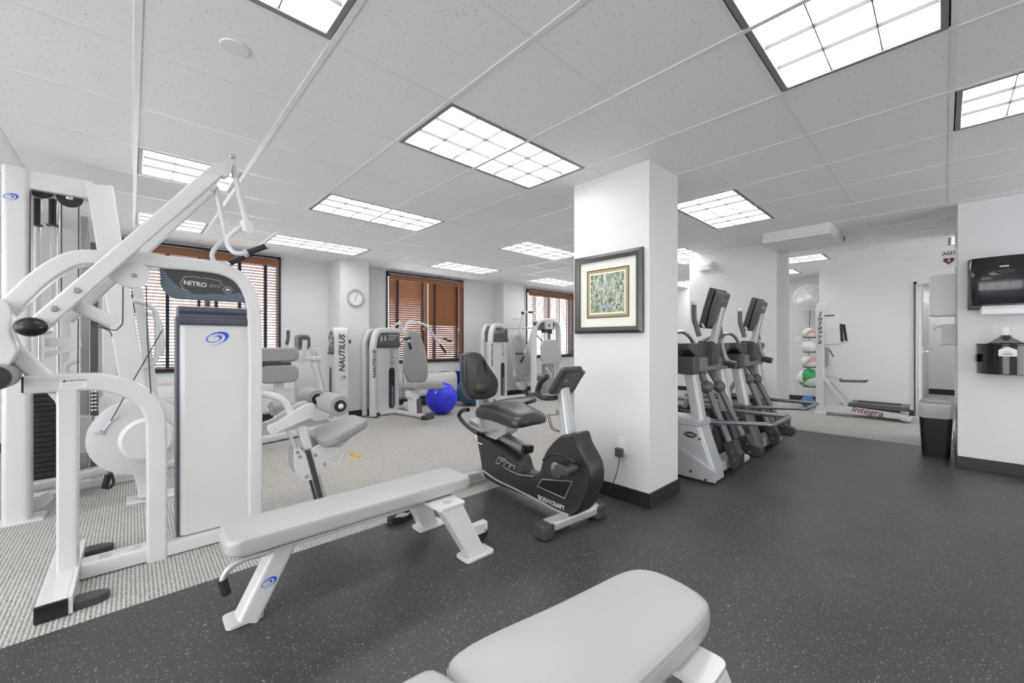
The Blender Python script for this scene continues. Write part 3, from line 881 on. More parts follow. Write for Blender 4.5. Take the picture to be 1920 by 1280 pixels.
# ================================================================ flat bench in the middle
be = thing('flat_bench', 'long flat bench with pale grey pad on white legs, whole, in the middle foreground', 'bench', (.85, 2.0, 0))
po = rrect(1.18, .255, .05, 5)
pd = obj('bench_pad', MB().pad(po, (.855, 2.0, .325), (1, -.008, 0), (.008, 1, 0), .065, .02, .005), 'vinyl2', be)
zr = [(x * .992, y * .96) for x, y in po]
obj('piping', MB().tube([(.855 + x, 2.0 + y - .008 * x, .378) for x, y in zr], .0025, n=6, closed=True), 'vinyl', pd)
obj('pad_board', MB().box((.33, 1.9, .313), (1.38, 2.1, .326)), 'dark', be)
obj('spine_beam', MB().box((.38, 1.96, .265), (1.25, 2.04, .314)), 'white', be, bevel=.006)
fl = MB().sweep([(.352, 2.005, .012), (.508, 2.005, .312)], .085, .095, (0, 1, 0), .2)
leg = obj('front_leg', fl, 'white', be)
obj('foot_plate', MB().prism(rrect(.135, .115, .02, 3, .345, 2.03), 'z', .002, .014), 'white', be)
d = V(.148, 0, .28).normalized()
lp = V(.352, 2.005, .012) + d * .155
swirl('swirl_emblem', 'blue', leg, lp + V(-.004, -.0478, 0), (1, 0, 0), (0, 0, 1), .036)
obj('cross_plate', MB().prism(rrect(.17, .50, .025, 4, 1.225, 2.0), 'z', .301, .313), 'white', be)
ck = MB().lathe([(0, 0), (.026, 0), (.026, .001), (0, .001)], (1.23, 1.81, .313), (0, 0, 1), 24)
obj('plate_sticker', ck, 'silver', be)
for s in (-1, 1):
    yb = 2.0 + s * .238; yt = 2.0 + s * .2
    rings = [[(1.315, yb - .04, .012), (1.425, yb - .04, .012), (1.425, yb + .04, .012), (1.315, yb + .04, .012)], [(1.158, yt - .04, .302), (1.295, yt - .04, .302), (1.295, yt + .04, .302), (1.158, yt + .04, .302)]]
    obj('rear_leg', MB().loft(rings), 'white', be, bevel=.008)
    obj('foot_plate', MB().prism(rrect(.19, .115, .022, 3, 1.378, yb), 'z', .002, .014), 'white', be)
wb_ = obj('wheel_bracket', MB().box((1.35, 1.80, .075), (1.50, 1.845, .135)), 'white', be, bevel=.006)
obj('wheel', MB().cyl((1.49, 1.847, .055), (1.49, 1.87, .055), .052, n=24), 'black', be)
obj('bolt', MB().lathe([(.010, 0), (.010, .005), (.005, .008)], (1.485, 1.80, .09), (0, -1, 0), 12), 'steel', wb_)
hp_ = [(0.404,0.304),(0.330,0.307),(0.281,0.292),(0.260,0.265),(0.255,0.246)]
ph = obj('lift_handle', MB().tube(y3(hp_, 1.90), .0115, n=12, smooth=4), 'silver', be)
gq = [(0.255,0.255),(0.269,0.193)]
obj('grip', MB().tube(y3(gq, 1.90), .0165, n=14), 'black', ph)

# second bench, cut by the lower edge of the photo
b2 = thing('adjustable_bench', 'nearest padded bench, cut by the bottom edge of the photo', 'bench', (.85, .63, 0))
o2 = sp2([(.545, .70), (.552, .815), (.62, .845), (.85, .815), (1.10, .775), (1.245, .745), (1.31, .69), (1.318, .60), (1.295, .51), (1.24, .472), (1.10, .468), (.84, .482), (.62, .50), (.555, .56)], 4)
pd2 = obj('back_pad', MB().pad(o2, (0, 0, .305), (1, 0, 0), (0, 1, 0), .085, .03, .012), 'vinyl2', b2)
obj('piping', MB().tube([(.93 + (x - .93) * .99, .645 + (y - .645) * .975, .375) for x, y in o2], .0025, n=6, closed=True), 'vinyl', pd2)
o3 = sp2([(.17, .56), (.18, .79), (.26, .845), (.46, .845), (.535, .80), (.54, .56), (.46, .51), (.25, .51)], 4)
obj('seat_pad', MB().pad(o3, (0, 0, .322), (1, 0, 0), (0, 1, 0), .085, .03, .01), 'vinyl2', b2)
obj('spine_beam', MB().box((.2, .60, .235), (1.16, .69, .306)), 'white', b2, bevel=.008)
obj('cross_plate', MB().prism(rrect(.135, .365, .025, 4, 1.115, .5825), 'z', .285, .302), 'white', b2)
obj('rear_bracket', MB().box((1.20, .53, .22), (1.275, .545, .306)), 'white', b2, bevel=.004)
for s in (-1, 1):
    yb = (.375, .705)[s > 0]; yt = (.44, .69)[s > 0]
    rings = [[(1.15, yb - .04, .012), (1.26, yb - .04, .012), (1.26, yb + .04, .012), (1.15, yb + .04, .012)], [(1.055, yt - .04, .286), (1.175, yt - .04, .286), (1.175, yt + .04, .286), (1.055, yt + .04, .286)]]
    obj('rear_leg', MB().loft(rings), 'white', b2, bevel=.008)
    obj('foot_plate', MB().prism(rrect(.18, .115, .022, 3, 1.205, yb), 'z', .002, .014), 'white', b2)
obj('front_leg', MB().sweep([(.24, .645, .012), (.36, .645, .26)], .08, .09, (0, 1, 0), .2), 'white', b2)
obj('foot_plate', MB().prism(rrect(.14, .13, .02, 3, .235, .645), 'z', .002, .014), 'white', b2)

# strap left on the floor
stp = thing('ankle_strap', 'black strap coiled on the floor under the bench', 'strap', (1.27, 2.44, 0))
sp_ = [(1.20 + .085 + .09 * math.cos(t) * (1 + .1 * math.sin(2 * t)), 2.435 + .055 * math.sin(t), .03 + .015 * math.sin(t + 1)) for t in [2 * PI * k / 22 for k in range(22)]]
m = MB(); rings = []
for i, p in enumerate(sp_):
    c = V(1.285, 2.435, p[2]); q = V(p); nn = (q - c).normalized() * .004
    hh = .024 + .008 * math.sin(i)
    rings.append([q - nn + V(0, 0, -hh), q + nn + V(0, 0, -hh), q + nn + V(0, 0, hh), q - nn + V(0, 0, hh)])
m.loft(rings, False, True)
obj('webbing', m, 'black', stp)
obj('buckle', MB().prism(rrect(.055, .04, .012, 3), 'z', 0, .006).xf(Matrix.Translation((1.21, 2.41, .03)) @ Matrix.Rotation(1.0, 4, 'X')), 'dark', stp, bevel=.002)
obj('ring', MB().tube([(1.335 + .018 * math.cos(a), 2.40, .032 + .018 * math.sin(a)) for a in [2 * PI * k / 16 for k in range(16)]], .0035, n=6, closed=True), 'steel', stp)

# ================================================================ recumbent bike by the column
SK = .095
def bk3(t, y, z): return (t + SK * (y - 1.6), y, z)
def bprism(prof, t0, t1): return MB().loft([[bk3(t0, y, z) for y, z in prof], [bk3(t1, y, z) for y, z in prof]])
bike = thing('recumbent_bike', 'black recumbent exercise bike with backrest and console, standing before the picture column', 'exercise bike', (2.08, 2.1, 0))
N0 = 1.97                                    # near face of the shell
bo = sp2([(2.632,0.402),(2.560,0.420),(2.354,0.379),(2.129,0.340),(2.086,0.273),(2.044,0.231),(1.917,0.249),(1.868,0.291),(1.841,0.358),(1.810,0.436),(1.743,0.509),(1.665,0.572),(1.600,0.591),(1.537,0.606),(1.507,0.547),(1.468,0.501),(1.423,0.439),(1.411,0.355),(1.435,0.270),(1.489,0.158),(1.573,0.091),(1.709,0.085),(1.917,0.085),(2.218,0.071),(2.507,0.072),(2.576,0.209)], 2)
def inset(prof, k):
    cy = sum(p[0] for p in prof) / len(prof); cz = sum(p[1] for p in prof) / len(prof); n = len(prof); out = []
    for i in range(n):
        a = V(*prof[i - 1], 0); b = V(*prof[(i + 1) % n], 0); t = (b - a).normalized(); nr = V(-t.y, t.x, 0)
        p = V(*prof[i], 0); q = p + nr * k; c = V(cy, cz, 0)
        if SGN * ((q - p).dot(nr)) < 0: q = p - nr * k
        out.append((q.x, q.y))
    return out
area = sum(bo[i][0] * bo[(i + 1) % len(bo)][1] - bo[(i + 1) % len(bo)][0] * bo[i][1] for i in range(len(bo)))
SGN = 1
kk = 1 if area > 0 else -1
bi = inset(bo, .014 * kk)
rings = [[bk3(N0, y, z) for y, z in bi], [bk3(N0 + .02, y, z) for y, z in bo], [bk3(N0 + .14, y, z) for y, z in bo], [bk3(N0 + .16, y, z) for y, z in bi]]
sh = obj('shell', MB().loft(rings), 'bikeblack' if 'bikeblack' in M else M.setdefault('bikeblack', mat('charcoal shell', (.028, .028, .027), .33, 0, .08, 500)), bike, sharp=50)
obj('trim_strip', MB().tube([(2.056,2.527,0.135),(2.039,2.351,0.110),(2.017,2.120,0.107),(1.995,1.888,0.102),(1.976,1.683,0.094),(1.967,1.585,0.100)], .006, n=8, smooth=3), 'silver', sh)
obj('side_groove', MB().tube([(2.029,2.242,0.231),(2.020,2.151,0.222),(2.011,2.053,0.225),(1.998,1.915,0.250)], .004, n=8, smooth=3), 'grey', sh)
rc_ = [(1.869,0.198),(1.821,0.257),(1.551,0.317),(1.615,0.194)]
obj('recess_panel', bprism(rc_, 1.964, 1.975), 'blackp', sh)
obj('recess_frame', MB().tube([bk3(1.964, y, z) for y, z in rc_], .0045, n=8, closed=True), 'grey', sh)
ar = [(1.816,0.386),(1.755,0.432),(1.681,0.455),(1.601,0.452),(1.529,0.433)]
obj('pedal_arch', MB().tube([bk3(1.968, y, z) for y, z in ar], .008, n=8, smooth=3), 'bikeblack', sh)
pc_ = [(1.685,0.352)][0]
ck_ = obj('crank', MB().lathe([(.05, 0), (.05, .01), (.03, .02), (.0, .022)], bk3(1.966, *pc_), (-1, SK, 0), 24), 'steel', bike)
obj('crank_arm', MB().sweep([bk3(1.935, pc_[0], pc_[1]), bk3(1.935, pc_[0] - .13, pc_[1] + .015)], .03, .015, (1, -SK, 0), .3), 'dark', ck_)
pp = [(1.525,0.424)][0]
pdm = bprism(rrect(.11, .035, .012, 3, pp[0], pp[1]), 1.83, 1.925)
pl = obj('pedal', pdm, 'dark', bike, bevel=.004)
obj('pedal_strap', bprism(rrect(.075, .05, .02, 4, pp[0], pp[1] + .01), 1.865, 1.89), 'blackp', pl)
obj('pedal', bprism(rrect(.11, .035, .012, 3, 2 * pc_[0] - pp[0], 2 * pc_[1] - pp[1]), 2.155, 2.25), 'dark', bike, bevel=.004)
y0_, z0_ = [(1.740,0.126)][0]
exb = (V(*[(1.967,1.610,0.129)][0]) - V(*[(1.992,1.875,0.126)][0])).normalized()
text('lettering', 'BODYCRAFT', .043, 'textl', sh, bk3(1.9665, y0_, z0_), exb, (-.04, .3, 1), .001, bold=.001)
y0_, z0_ = [(2.253,0.265)][0]
em = MB().tube([(2.036,2.347,0.239),(2.033,2.312,0.291),(2.027,2.252,0.293),(2.023,2.212,0.287)], .004, n=6).tube([(2.036,2.347,0.239),(2.031,2.299,0.246),(2.030,2.285,0.277),(2.026,2.238,0.272)], .004, n=6).tube([(2.027,2.252,0.237),(2.023,2.212,0.279),(2.018,2.161,0.275),(2.021,2.186,0.246)], .004, n=6).tube([(2.019,2.173,0.245),(2.018,2.161,0.271),(2.014,2.117,0.274),(2.015,2.123,0.253)], .004, n=6)
obj('side_emblem', em, 'silver', sh)
# base tube, stabilisers
bt = [(2.689,-0.000),(1.675,-0.024)]
obj('base_tube', MB().sweep([bk3(2.05, 2.70, .075), bk3(2.05, 1.60, .055)], .05, .075, (1, -SK, 0), .25), 'grey', bike)
fs = MB().sweep([(1.82, 1.632, .062), (2.25, 1.59, .062)], .085, .07, (0, 0, 1), .35, seg=5)
obj('front_stabiliser', fs, 'silver', bike)
for x, y, s in ((1.80, 1.634, -1), (2.265, 1.588, 1)):
    obj('end_cap', MB().prism(rrect(.105, .105, .03, 4, x, y), 'z', .002, .088), 'dark', bike, bevel=.014)
obj('rear_stabiliser', MB().sweep([(1.86, 2.66, .06), (2.40, 2.66, .06)], .075, .065, (0, 0, 1), .3, seg=4), 'silver', bike)
for x in (1.84, 2.42): obj('end_cap', MB().prism(rrect(.07, .095, .03, 4, x, 2.66), 'z', .002, .085), 'dark', bike, bevel=.012)
# mast and console
ma = [(1.653,0.562),(1.715,0.919)]
ms = MB(); rings = []
for (y, z), wy, wx in ((ma[0], .082, .10), (ma[1], .062, .08)):
    rings.append([bk3(2.05 + a, y + b, z) for a, b in rrect(wx, wy, .022, 4)])
obj('mast', MB().loft(rings), 'silver', bike)
c1 = [(1.755,0.847),(1.619,1.019)]
(ya, za), (yb, zb) = c1
dv = V(0, yb - ya, zb - za); L_ = dv.length; dv.normalize(); nv = V(0, -dv.z, dv.y)   # nv points away from the rider
if nv.y > 0: nv = -nv
rings = []
for t_, hgt, ins in ((0, 0, .012), (.012, 0, 0), (.03, 0, 0), (.045, 0, .012)):
    r = []
    for a, b in rrect(.20 - 2 * ins, L_ - 2 * ins, .022, 4):
        p = V(0, ya, za) + dv * (L_ / 2 + b) + nv * (t_ - .0)
        r.append(bk3(2.035 + a, p.y, p.z))
    rings.append(r)
con = obj('console', MB().loft(rings), 'dark', bike, sharp=50)
r = []
for a, b in rrect(.145, L_ - .05, .015, 3):
    p = V(0, ya, za) + dv * (L_ / 2 + b) + nv * .0455
    r.append((a, p))
obj('back_panel', MB().loft([[bk3(2.035 + a, *(p)[1:]) for a, p in r], [bk3(2.035 + a, *(p + nv * .002)[1:]) for a, p in r]]), 'dark2', con)
p = V(0, ya, za) + dv * (L_ * .62) + nv * .048
gs = [bk3(2.0 + .018 * math.cos(2 * PI * k / 14), *(p + dv * .010 * math.sin(2 * PI * k / 14))[1:]) for k in range(14)]
obj('green_badge', MB().loft([gs, [tuple(V(q) + nv * .001) for q in gs]]), M.setdefault('sea', mat('sea green sticker', (.10, .38, .30), .4)), con)
for a, b in ((1.985, .38), (2.02, .36), (2.055, .38), (2.085, .78)):
    p = V(0, ya, za) + dv * (L_ * b) + nv * .0475
    obj('screw', MB().lathe([(.007, 0), (.007, .002), (0, .002)], bk3(a, p.y, p.z), nv, 10), 'blackp', con)
hl_ = [(1.710,0.948),(1.755,0.921),(1.791,0.881),(1.801,0.842),(1.776,0.817),(1.720,0.813)]
hb_ = MB().tube([bk3(1.90, *q) for q in hl_] + [bk3(1.98, *[(1.738,0.803)][0]), bk3(2.05, *[(1.749,0.802)][0])], .0165, n=12, smooth=4)
obj('handlebar', hb_, 'black', bike)
hr_ = [(1.698,0.964),(1.742,0.913),(1.793,0.842),(1.824,0.809)]
obj('handlebar', MB().tube([bk3(2.26, *q) for q in hr_] + [bk3(2.16, *[(1.772,0.808)][0]), bk3(2.05, *[(1.734,0.811)][0])], .0165, n=12, smooth=4), 'dark2', bike)
obj('bottle_cage', MB().tube([(2.044,1.750,0.719),(2.044,1.745,0.688),(2.053,1.838,0.675),(2.049,1.801,0.588),(2.047,1.775,0.578),(2.041,1.720,0.580)], .003, n=6).tube([(2.108,1.791,0.700),(2.108,1.785,0.675),(2.116,1.875,0.659),(2.113,1.843,0.575),(2.107,1.775,0.565)], .003, n=6), 'wire', bike)
# seat
rl = [(2.795,0.478),(2.074,0.391)]
obj('seat_rail', MB().sweep([bk3(2.05, *rl[0]), bk3(2.05, *rl[1])], .05, .085, (1, -SK, 0), .2), 'steel', bike)
d_ = (V(0, *rl[1]) - V(0, *rl[0])).normalized()
e1 = V(0, *rl[1])
obj('rail_end', MB().sweep([bk3(2.05, *(e1 - d_ * .01)[1:]), bk3(2.05, *(e1 + d_ * .025)[1:])], .056, .09, (1, -SK, 0), .25), 'blackp', bike)
ca = [(2.603,0.530),(2.242,0.601),(2.248,0.496),(2.255,0.479),(2.378,0.407),(2.618,0.413)]
obj('seat_carriage', bprism(ca, 1.985, 2.115), 'silver', bike, bevel=.005)
se = [(2.585,0.580),(2.011,0.659)]
ym, zm = (se[0][0] + se[1][0]) / 2, (se[0][1] + se[1][1]) / 2
ly = abs(se[0][0] - se[1][0])
rings = []
nx_ = 20
outl = sp2([(-.5, -.10), (-.5, .10), (-.30, .19), (-.05, .185), (.2, .175), (.46, .15), (.5, 0), (.46, -.15), (.2, -.175), (-.05, -.185), (-.30, -.19)], 3)
def seatring(sc, dz):
    r = []
    for a, b in outl:
        y = ym - a * ly * 1.02 * sc; x = b * sc
        wv = (.018 * math.cos((a * sc + .1) * 6.0) - .01 * (abs(b) / .19)) * (sc if sc < .7 else 1)
        r.append(bk3(2.06 + x, y, zm + dz + wv * (1 if dz > 0 else .6)))
    return r
sm = MB().loft([seatring(.9, -.045), seatring(1.0, -.035), seatring(1.02, .0), seatring(.97, .035), seatring(.85, .055), seatring(.5, .062), seatring(.12, .058)])
obj('seat', sm, M.setdefault('bikeseat', mat('black seat vinyl', (.035, .035, .036), .3, 0, .1, 500)), bike, sharp=60)
bko = sp2([(1.856,1.056),(1.877,1.076),(1.933,1.087),(1.991,1.084),(2.034,1.060),(2.078,1.003),(2.134,0.937),(2.186,0.873),(2.203,0.828),(2.198,0.776),(2.174,0.730),(2.095,0.709),(2.002,0.710),(1.923,0.724),(1.882,0.781),(1.861,0.852),(1.854,0.963)], 2)
lum = sum(p[0] for p in bko) / len(bko)
mbk = MB().pad(bko, (0, 2.50, 0), (1, 0, 0), (0, 0, 1), .055, .02, .012)
mbk.v = [(x, 2.5 + .055 + (y - 2.5) if False else (2.5 + (y - 2.445) * 1 if False else y + .055), z) for x, y, z in mbk.v]
bkr = obj('backrest', mbk, 'bikeseat', bike, sharp=60)
cc = [(2.010,0.805)][0]
obj('lumbar_cushion', MB().ball((cc[0], 2.500, cc[1]), .085, sc=(1, .22, .62)), 'bikeseat', bkr)
obj('back_shell', MB().pad([(x * .985 + lum * .015, z) for x, z in bko], (0, 2.575, 0), (1, 0, 0), (0, 0, 1), .02, .008), 'slate', bkr)
for s in (-1, 1):
    rd = [(lum + s * (.025 + .03 * t), 2.489, cc[1] + .085 + .13 * (1 - t)) for t in (0, .3, .6, .9)]
    obj('rib', MB().tube(rd, .007, n=8, smooth=3), 'bikeseat', bkr)
bp0 = [(2.069,0.717),(2.069,0.480)]
obj('back_post', MB().sweep([(bp0[0][0], 2.60, bp0[0][1]), (bp0[1][0], 2.56, bp0[1][1])], .05, .03, (0, 1, 0), .2), 'silver', bike)
lh = [(2.559,0.633),(2.640,0.618),(2.698,0.580),(2.681,0.548),(2.567,0.502),(2.443,0.478)]
h_ = obj('seat_handle', MB().tube([bk3(1.84, *q) for q in lh] + [bk3(1.98, *[(2.543,0.417)][0])], .0165, n=12, smooth=4), 'blackp', bike)
rh = [(2.246,0.699),(2.366,0.659),(2.443,0.618),(2.500,0.524),(2.567,0.431)]
obj('seat_handle', MB().tube([bk3(2.30, *q) for q in rh] + [bk3(2.12, *[(2.437,0.453)][0])], .0165, n=12, smooth=4), 'dark', bike)
lv_ = [(2.335,0.500),(2.457,0.463),(2.579,0.430),(2.611,0.405),(2.631,0.366),(2.603,0.354),(2.509,0.351)]
obj('seat_lever', MB().tube([bk3(1.95, *q) for q in lv_], .006, n=8, smooth=3), 'chrome', bike)

# ================================================================ things on the column and the walls
def painting():
    m, nt, b = nodes('woodland painting')
    tc = nt.nodes.new('ShaderNodeTexCoord')
    sp = nt.nodes.new('ShaderNodeSeparateXYZ'); nt.links.new(tc.outputs['Object'], sp.inputs[0])
    def noise(sc, det, mpx):
        mp = nt.nodes.new('ShaderNodeMapping'); mp.inputs['Scale'].default_value = mpx
        nt.links.new(tc.outputs['Object'], mp.inputs['Vector'])
        n = nt.nodes.new('ShaderNodeTexNoise'); n.inputs['Scale'].default_value = sc; n.inputs['Detail'].default_value = det
        nt.links.new(mp.outputs['Vector'], n.inputs['Vector']); return n
    def ramp(src, els):
        r = nt.nodes.new('ShaderNodeValToRGB'); e = r.color_ramp.elements
        e[0].position, e[0].color = els[0][0], (*els[0][1], 1); e[1].position, e[1].color = els[-1][0], (*els[-1][1], 1)
        for p, c in els[1:-1]:
            k = e.new(p); k.color = (*c, 1)
        nt.links.new(src, r.inputs['Fac']); return r
    leaf = ramp(noise(55, 8, (1, 1, .8)).outputs['Fac'], [(.36, (.04, .07, .045)), (.46, (.16, .22, .13)), (.54, (.40, .45, .30)), (.62, (.60, .66, .58))])
    trunk = ramp(noise(60, 3, (1, 1, .08)).outputs['Fac'], [(.40, (.10, .12, .09)), (.5, (.30, .33, .24)), (.60, (.58, .60, .48))])
    lm = nt.nodes.new('ShaderNodeMapRange'); lm.inputs[1].default_value = .115; lm.inputs[2].default_value = .02
    ln = nt.nodes.new('ShaderNodeVectorMath'); ln.operation = 'DISTANCE'; ln.inputs[1].default_value = (0, 0, .06)
    nt.links.new(tc.outputs['Object'], ln.inputs[0]); nt.links.new(ln.outputs['Value'], lm.inputs[0])
    glow = nt.nodes.new('ShaderNodeMix'); glow.data_type = 'RGBA'
    lmm = nt.nodes.new('ShaderNodeMath'); lmm.operation = 'MULTIPLY'; lmm.inputs[1].default_value = .55
    nt.links.new(lm.outputs[0], lmm.inputs[0]); nt.links.new(lmm.outputs[0], glow.inputs[0])
    nt.links.new(leaf.outputs['Color'], glow.inputs[6]); glow.inputs[7].default_value = (.50, .62, .62, 1)
    mix = nt.nodes.new('ShaderNodeMix'); mix.data_type = 'RGBA'
    r0 = ramp(noise(26, 4, (1, 1, .5)).outputs['Fac'], [(.40, (0, 0, 0)), (.56, (1, 1, 1))])
    nt.links.new(r0.outputs['Color'], mix.inputs[0]); nt.links.new(trunk.outputs['Color'], mix.inputs[6]); nt.links.new(glow.outputs[2], mix.inputs[7])
    wat = ramp(noise(40, 2, (1, .2, 1)).outputs['Fac'], [(.35, (.14, .19, .30)), (.65, (.46, .53, .56))])
    mr = nt.nodes.new('ShaderNodeMapRange'); mr.inputs[1].default_value = -.075; mr.inputs[2].default_value = -.085
    nt.links.new(sp.outputs['Z'], mr.inputs[0])
    mr2 = nt.nodes.new('ShaderNodeMapRange'); mr2.inputs[1].default_value = -.112; mr2.inputs[2].default_value = -.10
    nt.links.new(sp.outputs['Z'], mr2.inputs[0])
    mm = nt.nodes.new('ShaderNodeMath'); mm.operation = 'MULTIPLY'
    wn_ = nt.nodes.new('ShaderNodeMapRange'); wn_.inputs[1].default_value = .07; wn_.inputs[2].default_value = .05
    ab_ = nt.nodes.new('ShaderNodeMath'); ab_.operation = 'ABSOLUTE'; nt.links.new(sp.outputs['Y'], ab_.inputs[0]); nt.links.new(ab_.outputs[0], wn_.inputs[0])
    m0 = nt.nodes.new('ShaderNodeMath'); m0.operation = 'MULTIPLY'; nt.links.new(mr.outputs[0], m0.inputs[0]); nt.links.new(wn_.outputs[0], m0.inputs[1])
    nt.links.new(m0.outputs[0], mm.inputs[0]); nt.links.new(mr2.outputs[0], mm.inputs[1])
    mx = nt.nodes.new('ShaderNodeMix'); mx.data_type = 'RGBA'
    nt.links.new(mm.outputs[0], mx.inputs[0]); nt.links.new(mix.outputs[2], mx.inputs[6]); nt.links.new(wat.outputs['Color'], mx.inputs[7])
    nt.links.new(mx.outputs[2], b.inputs['Base Color']); b.inputs['Roughness'].default_value = .5
    return m
M['painting'] = painting()
M['pframe'] = mat('pewter picture frame', (.10, .10, .098), .32, .5)
pic = thing('framed_picture', 'framed woodland picture in a dark pewter frame on the column', 'picture', (2.645, 1.765, 1.225))
pcs = [(2.047,1.826),(1.458,1.834),(1.450,1.243),(2.039,1.236)]
Y0, Y1 = min(p[0] for p in pcs), max(p[0] for p in pcs); Z0, Z1 = 1.232, 1.838
def frame(name, y0, y1, z0, z1, wd, x0, x1, m, parent, lip=0):
    mb = MB()
    for (a, b, c, d) in ((y0, y1, y0 + wd, y1 - wd),):
        o = [(y0, z0), (y1, z0), (y1, z1), (y0, z1)]; i = [(y0 + wd, z0 + wd), (y1 - wd, z0 + wd), (y1 - wd, z1 - wd), (y0 + wd, z1 - wd)]
        k = wd * .45
        mid = [(y0 + k, z0 + k), (y1 - k, z0 + k), (y1 - k, z1 - k), (y0 + k, z1 - k)]
        mb.loft([[(x1, *p) for p in o], [(x0 + lip, *p) for p in o], [(x0, *p) for p in mid], [(x0 + lip, *p) for p in i], [(x1, *p) for p in i]], True, True)
    return obj(name, mb, m, parent)
frame('frame', Y0, Y1, Z0, Z1, .05, 2.607, 2.644, 'pframe', pic, .012)
a, b, c, d = Y0 + .048, Y1 - .048, Z0 + .048, Z1 - .048
obj('mat_board', MB().box((2.634, a, c), (2.643, b, d)), 'cream', pic)
i0, i1, j0, j1 = a + .068, b - .068, c + .075, d - .07
frame('mat_edge', i0 - .004, i1 + .004, j0 - .004, j1 + .004, .008, 2.631, 2.6345, 'pframe', pic)
obj('gilt_fillet', MB().box((2.632, i0 + .003, j0 + .003), (2.6345, i1 - .003, j1 - .003)), 'gold', pic)
obj('inner_mount', MB().box((2.6305, i0 + .024, j0 + .024), (2.632, i1 - .024, j1 - .024)), 'paper', pic)
obj('painting', MB().box((2.629, i0 + .034, j0 + .036), (2.6305, i1 - .034, j1 - .034)), 'painting', pic)

ou = thing('wall_outlet', 'white power outlet with a plug on the picture column', 'outlet', (2.645, 1.62, .38))
obj('cover_plate', MB().prism(rrect(.072, .118, .006, 2, 1.621, .402), 'x', 2.638, 2.645), 'white2', ou)
obj('socket', MB().prism(rrect(.034, .03, .012, 3, 1.621, .428), 'x', 2.635, 2.638), 'paper', ou)
obj('socket', MB().prism(rrect(.034, .03, .012, 3, 1.621, .376), 'x', 2.635, 2.638), 'paper', ou)
ad = thing('power_adapter', 'grey plug-in adapter with thin cord trailing to the bike', 'adapter', (2.62, 1.632, .33))
obj('adapter_block', MB().box((2.597, 1.605, .322), (2.634, 1.662, .388)), 'dark2', ad, bevel=.006)
obj('cord', MB().tube([(2.615, 1.633, .322), (2.612, 1.638, .26), (2.60, 1.66, .16), (2.59, 1.70, .07), (2.575, 1.75, .012), (2.53, 1.80, .006), (2.40, 1.80, .006), (2.25, 1.76, .006)], .003, n=6, smooth=4), 'wire', ad)

ck = thing('wall_clock', 'round wall clock with pale rim on the pilaster between the windows', 'clock', (2.532, 6.26, 1.72))
C_ = (2.532, 6.26, 1.849)
obj('rim', MB().lathe([(.132, 0), (.135, .02), (.128, .036), (.112, .036), (.106, .014), (.106, 0)], C_, (0, -1, 0), 36), 'silver', ck)
fc = obj('dial', MB().lathe([(0, .008), (.107, .008), (.107, .012), (0, .012)], C_, (0, -1, 0), 36), 'paper', ck)
for k in range(12):
    a = 2 * PI * k / 12
    p = (C_[0] + .088 * math.sin(a), 6.2475, C_[2] + .088 * math.cos(a))
    obj('hour_mark', MB().sweep([(p[0] - .007 * math.sin(a), p[1], p[2] - .007 * math.cos(a)), (p[0] + .007 * math.sin(a), p[1], p[2] + .007 * math.cos(a))], .003, .0015, (0, 1, 0)), 'textg', fc)
obj('hour_hand', MB().sweep([(C_[0], 6.245, C_[2]), (C_[0] - .004, 6.245, C_[2] - .055)], .007, .002, (0, 1, 0)), 'textg', ck)
obj('minute_hand', MB().sweep([(C_[0], 6.243, C_[2]), (C_[0] + .045, 6.243, C_[2] + .07)], .004, .002, (0, 1, 0)), 'textg', ck)

# emergency light on the second column, ceiling box and round ceiling cover
em = thing('emergency_light', 'white emergency light high on the second column', 'lamp', (6.0, 2.29, 2.17))
obj('body', MB().prism(rrect(.25, .085, .04, 5, 2.30, 2.225), 'x', 5.945, 6.0), 'white2', em, bevel=.008)
hd_ = obj('lamp_head', MB().lathe([(.0, 0), (.04, .005), (.055, .03), (.052, .045), (.045, .04), (0, .035)], (5.95, 2.215, 2.232), (-1, -.2, .1), 20), 'white2', em)
obj('lens', MB().ball((5.912, 2.207, 2.236), .038, sc=(.3, 1, 1)), 'silver', hd_)
cb = thing('ceiling_box', 'shallow white box hanging under the ceiling beside the second column', 'ceiling unit', (5.8, 1.14, 2.32))
obj('casing', MB().box((5.40, .82, 2.32), (6.21, 1.455, 2.44)), 'white2', cb, bevel=.004)
obj('lower_lip', MB().box((5.385, .805, 2.345), (6.225, 1.458, 2.36)), 'white2', cb, bevel=.003)
obj('latch', MB().box((6.12, .799, 2.36), (6.16, .806, 2.41)), 'dark', cb)
cv = tag(obj('ceiling_cover', MB().lathe([(0, 0), (.052, 0), (.054, .006), (.054, .012), (0, .012)], (.326, 2.10, 2.4375), (0, 0, 1), 28), 'white2'), 'round white blank cover on a ceiling tile at upper left', 'cover')

# paper towel and wipes dispensers on the near right wall
td = thing('towel_dispenser', 'black paper towel dispenser with a white towel hanging out', 'dispenser', (5.5, -.36, 1.45))
def dispenser_shell(y0, y1, z0, z1, dep, bul=.02, n=8):
    rings = []
    for i in range(n + 1):
        t = i / n; z = z0 + (z1 - z0) * t
        x = 5.6 - dep * (.80 + .20 * math.sin(PI * (t * .85 + .1)))
        w_ = .012 * math.sin(PI * t)
        sec = [(5.598, y0 - w_), (5.598, y1 + w_), (x + .035, y1 + w_), (x + .01, y1 - .02 + w_), (x, y1 - .06), (x - .012, (y0 + y1) / 2), (x, y0 + .06), (x + .01, y0 + .02 - w_), (x + .035, y0 - w_)]
        rings.append([(a, b, z) for a, b in sec])
    return MB().loft(rings)
obj('cover', dispenser_shell(-.555, -.165, 1.49, 1.90, .22), 'smoke' if 'smoke' in M else M.setdefault('smoke', mat('smoked black plastic', (.012, .014, .017), .16, 0, 0, 0, .02, .3)), td, sharp=50)
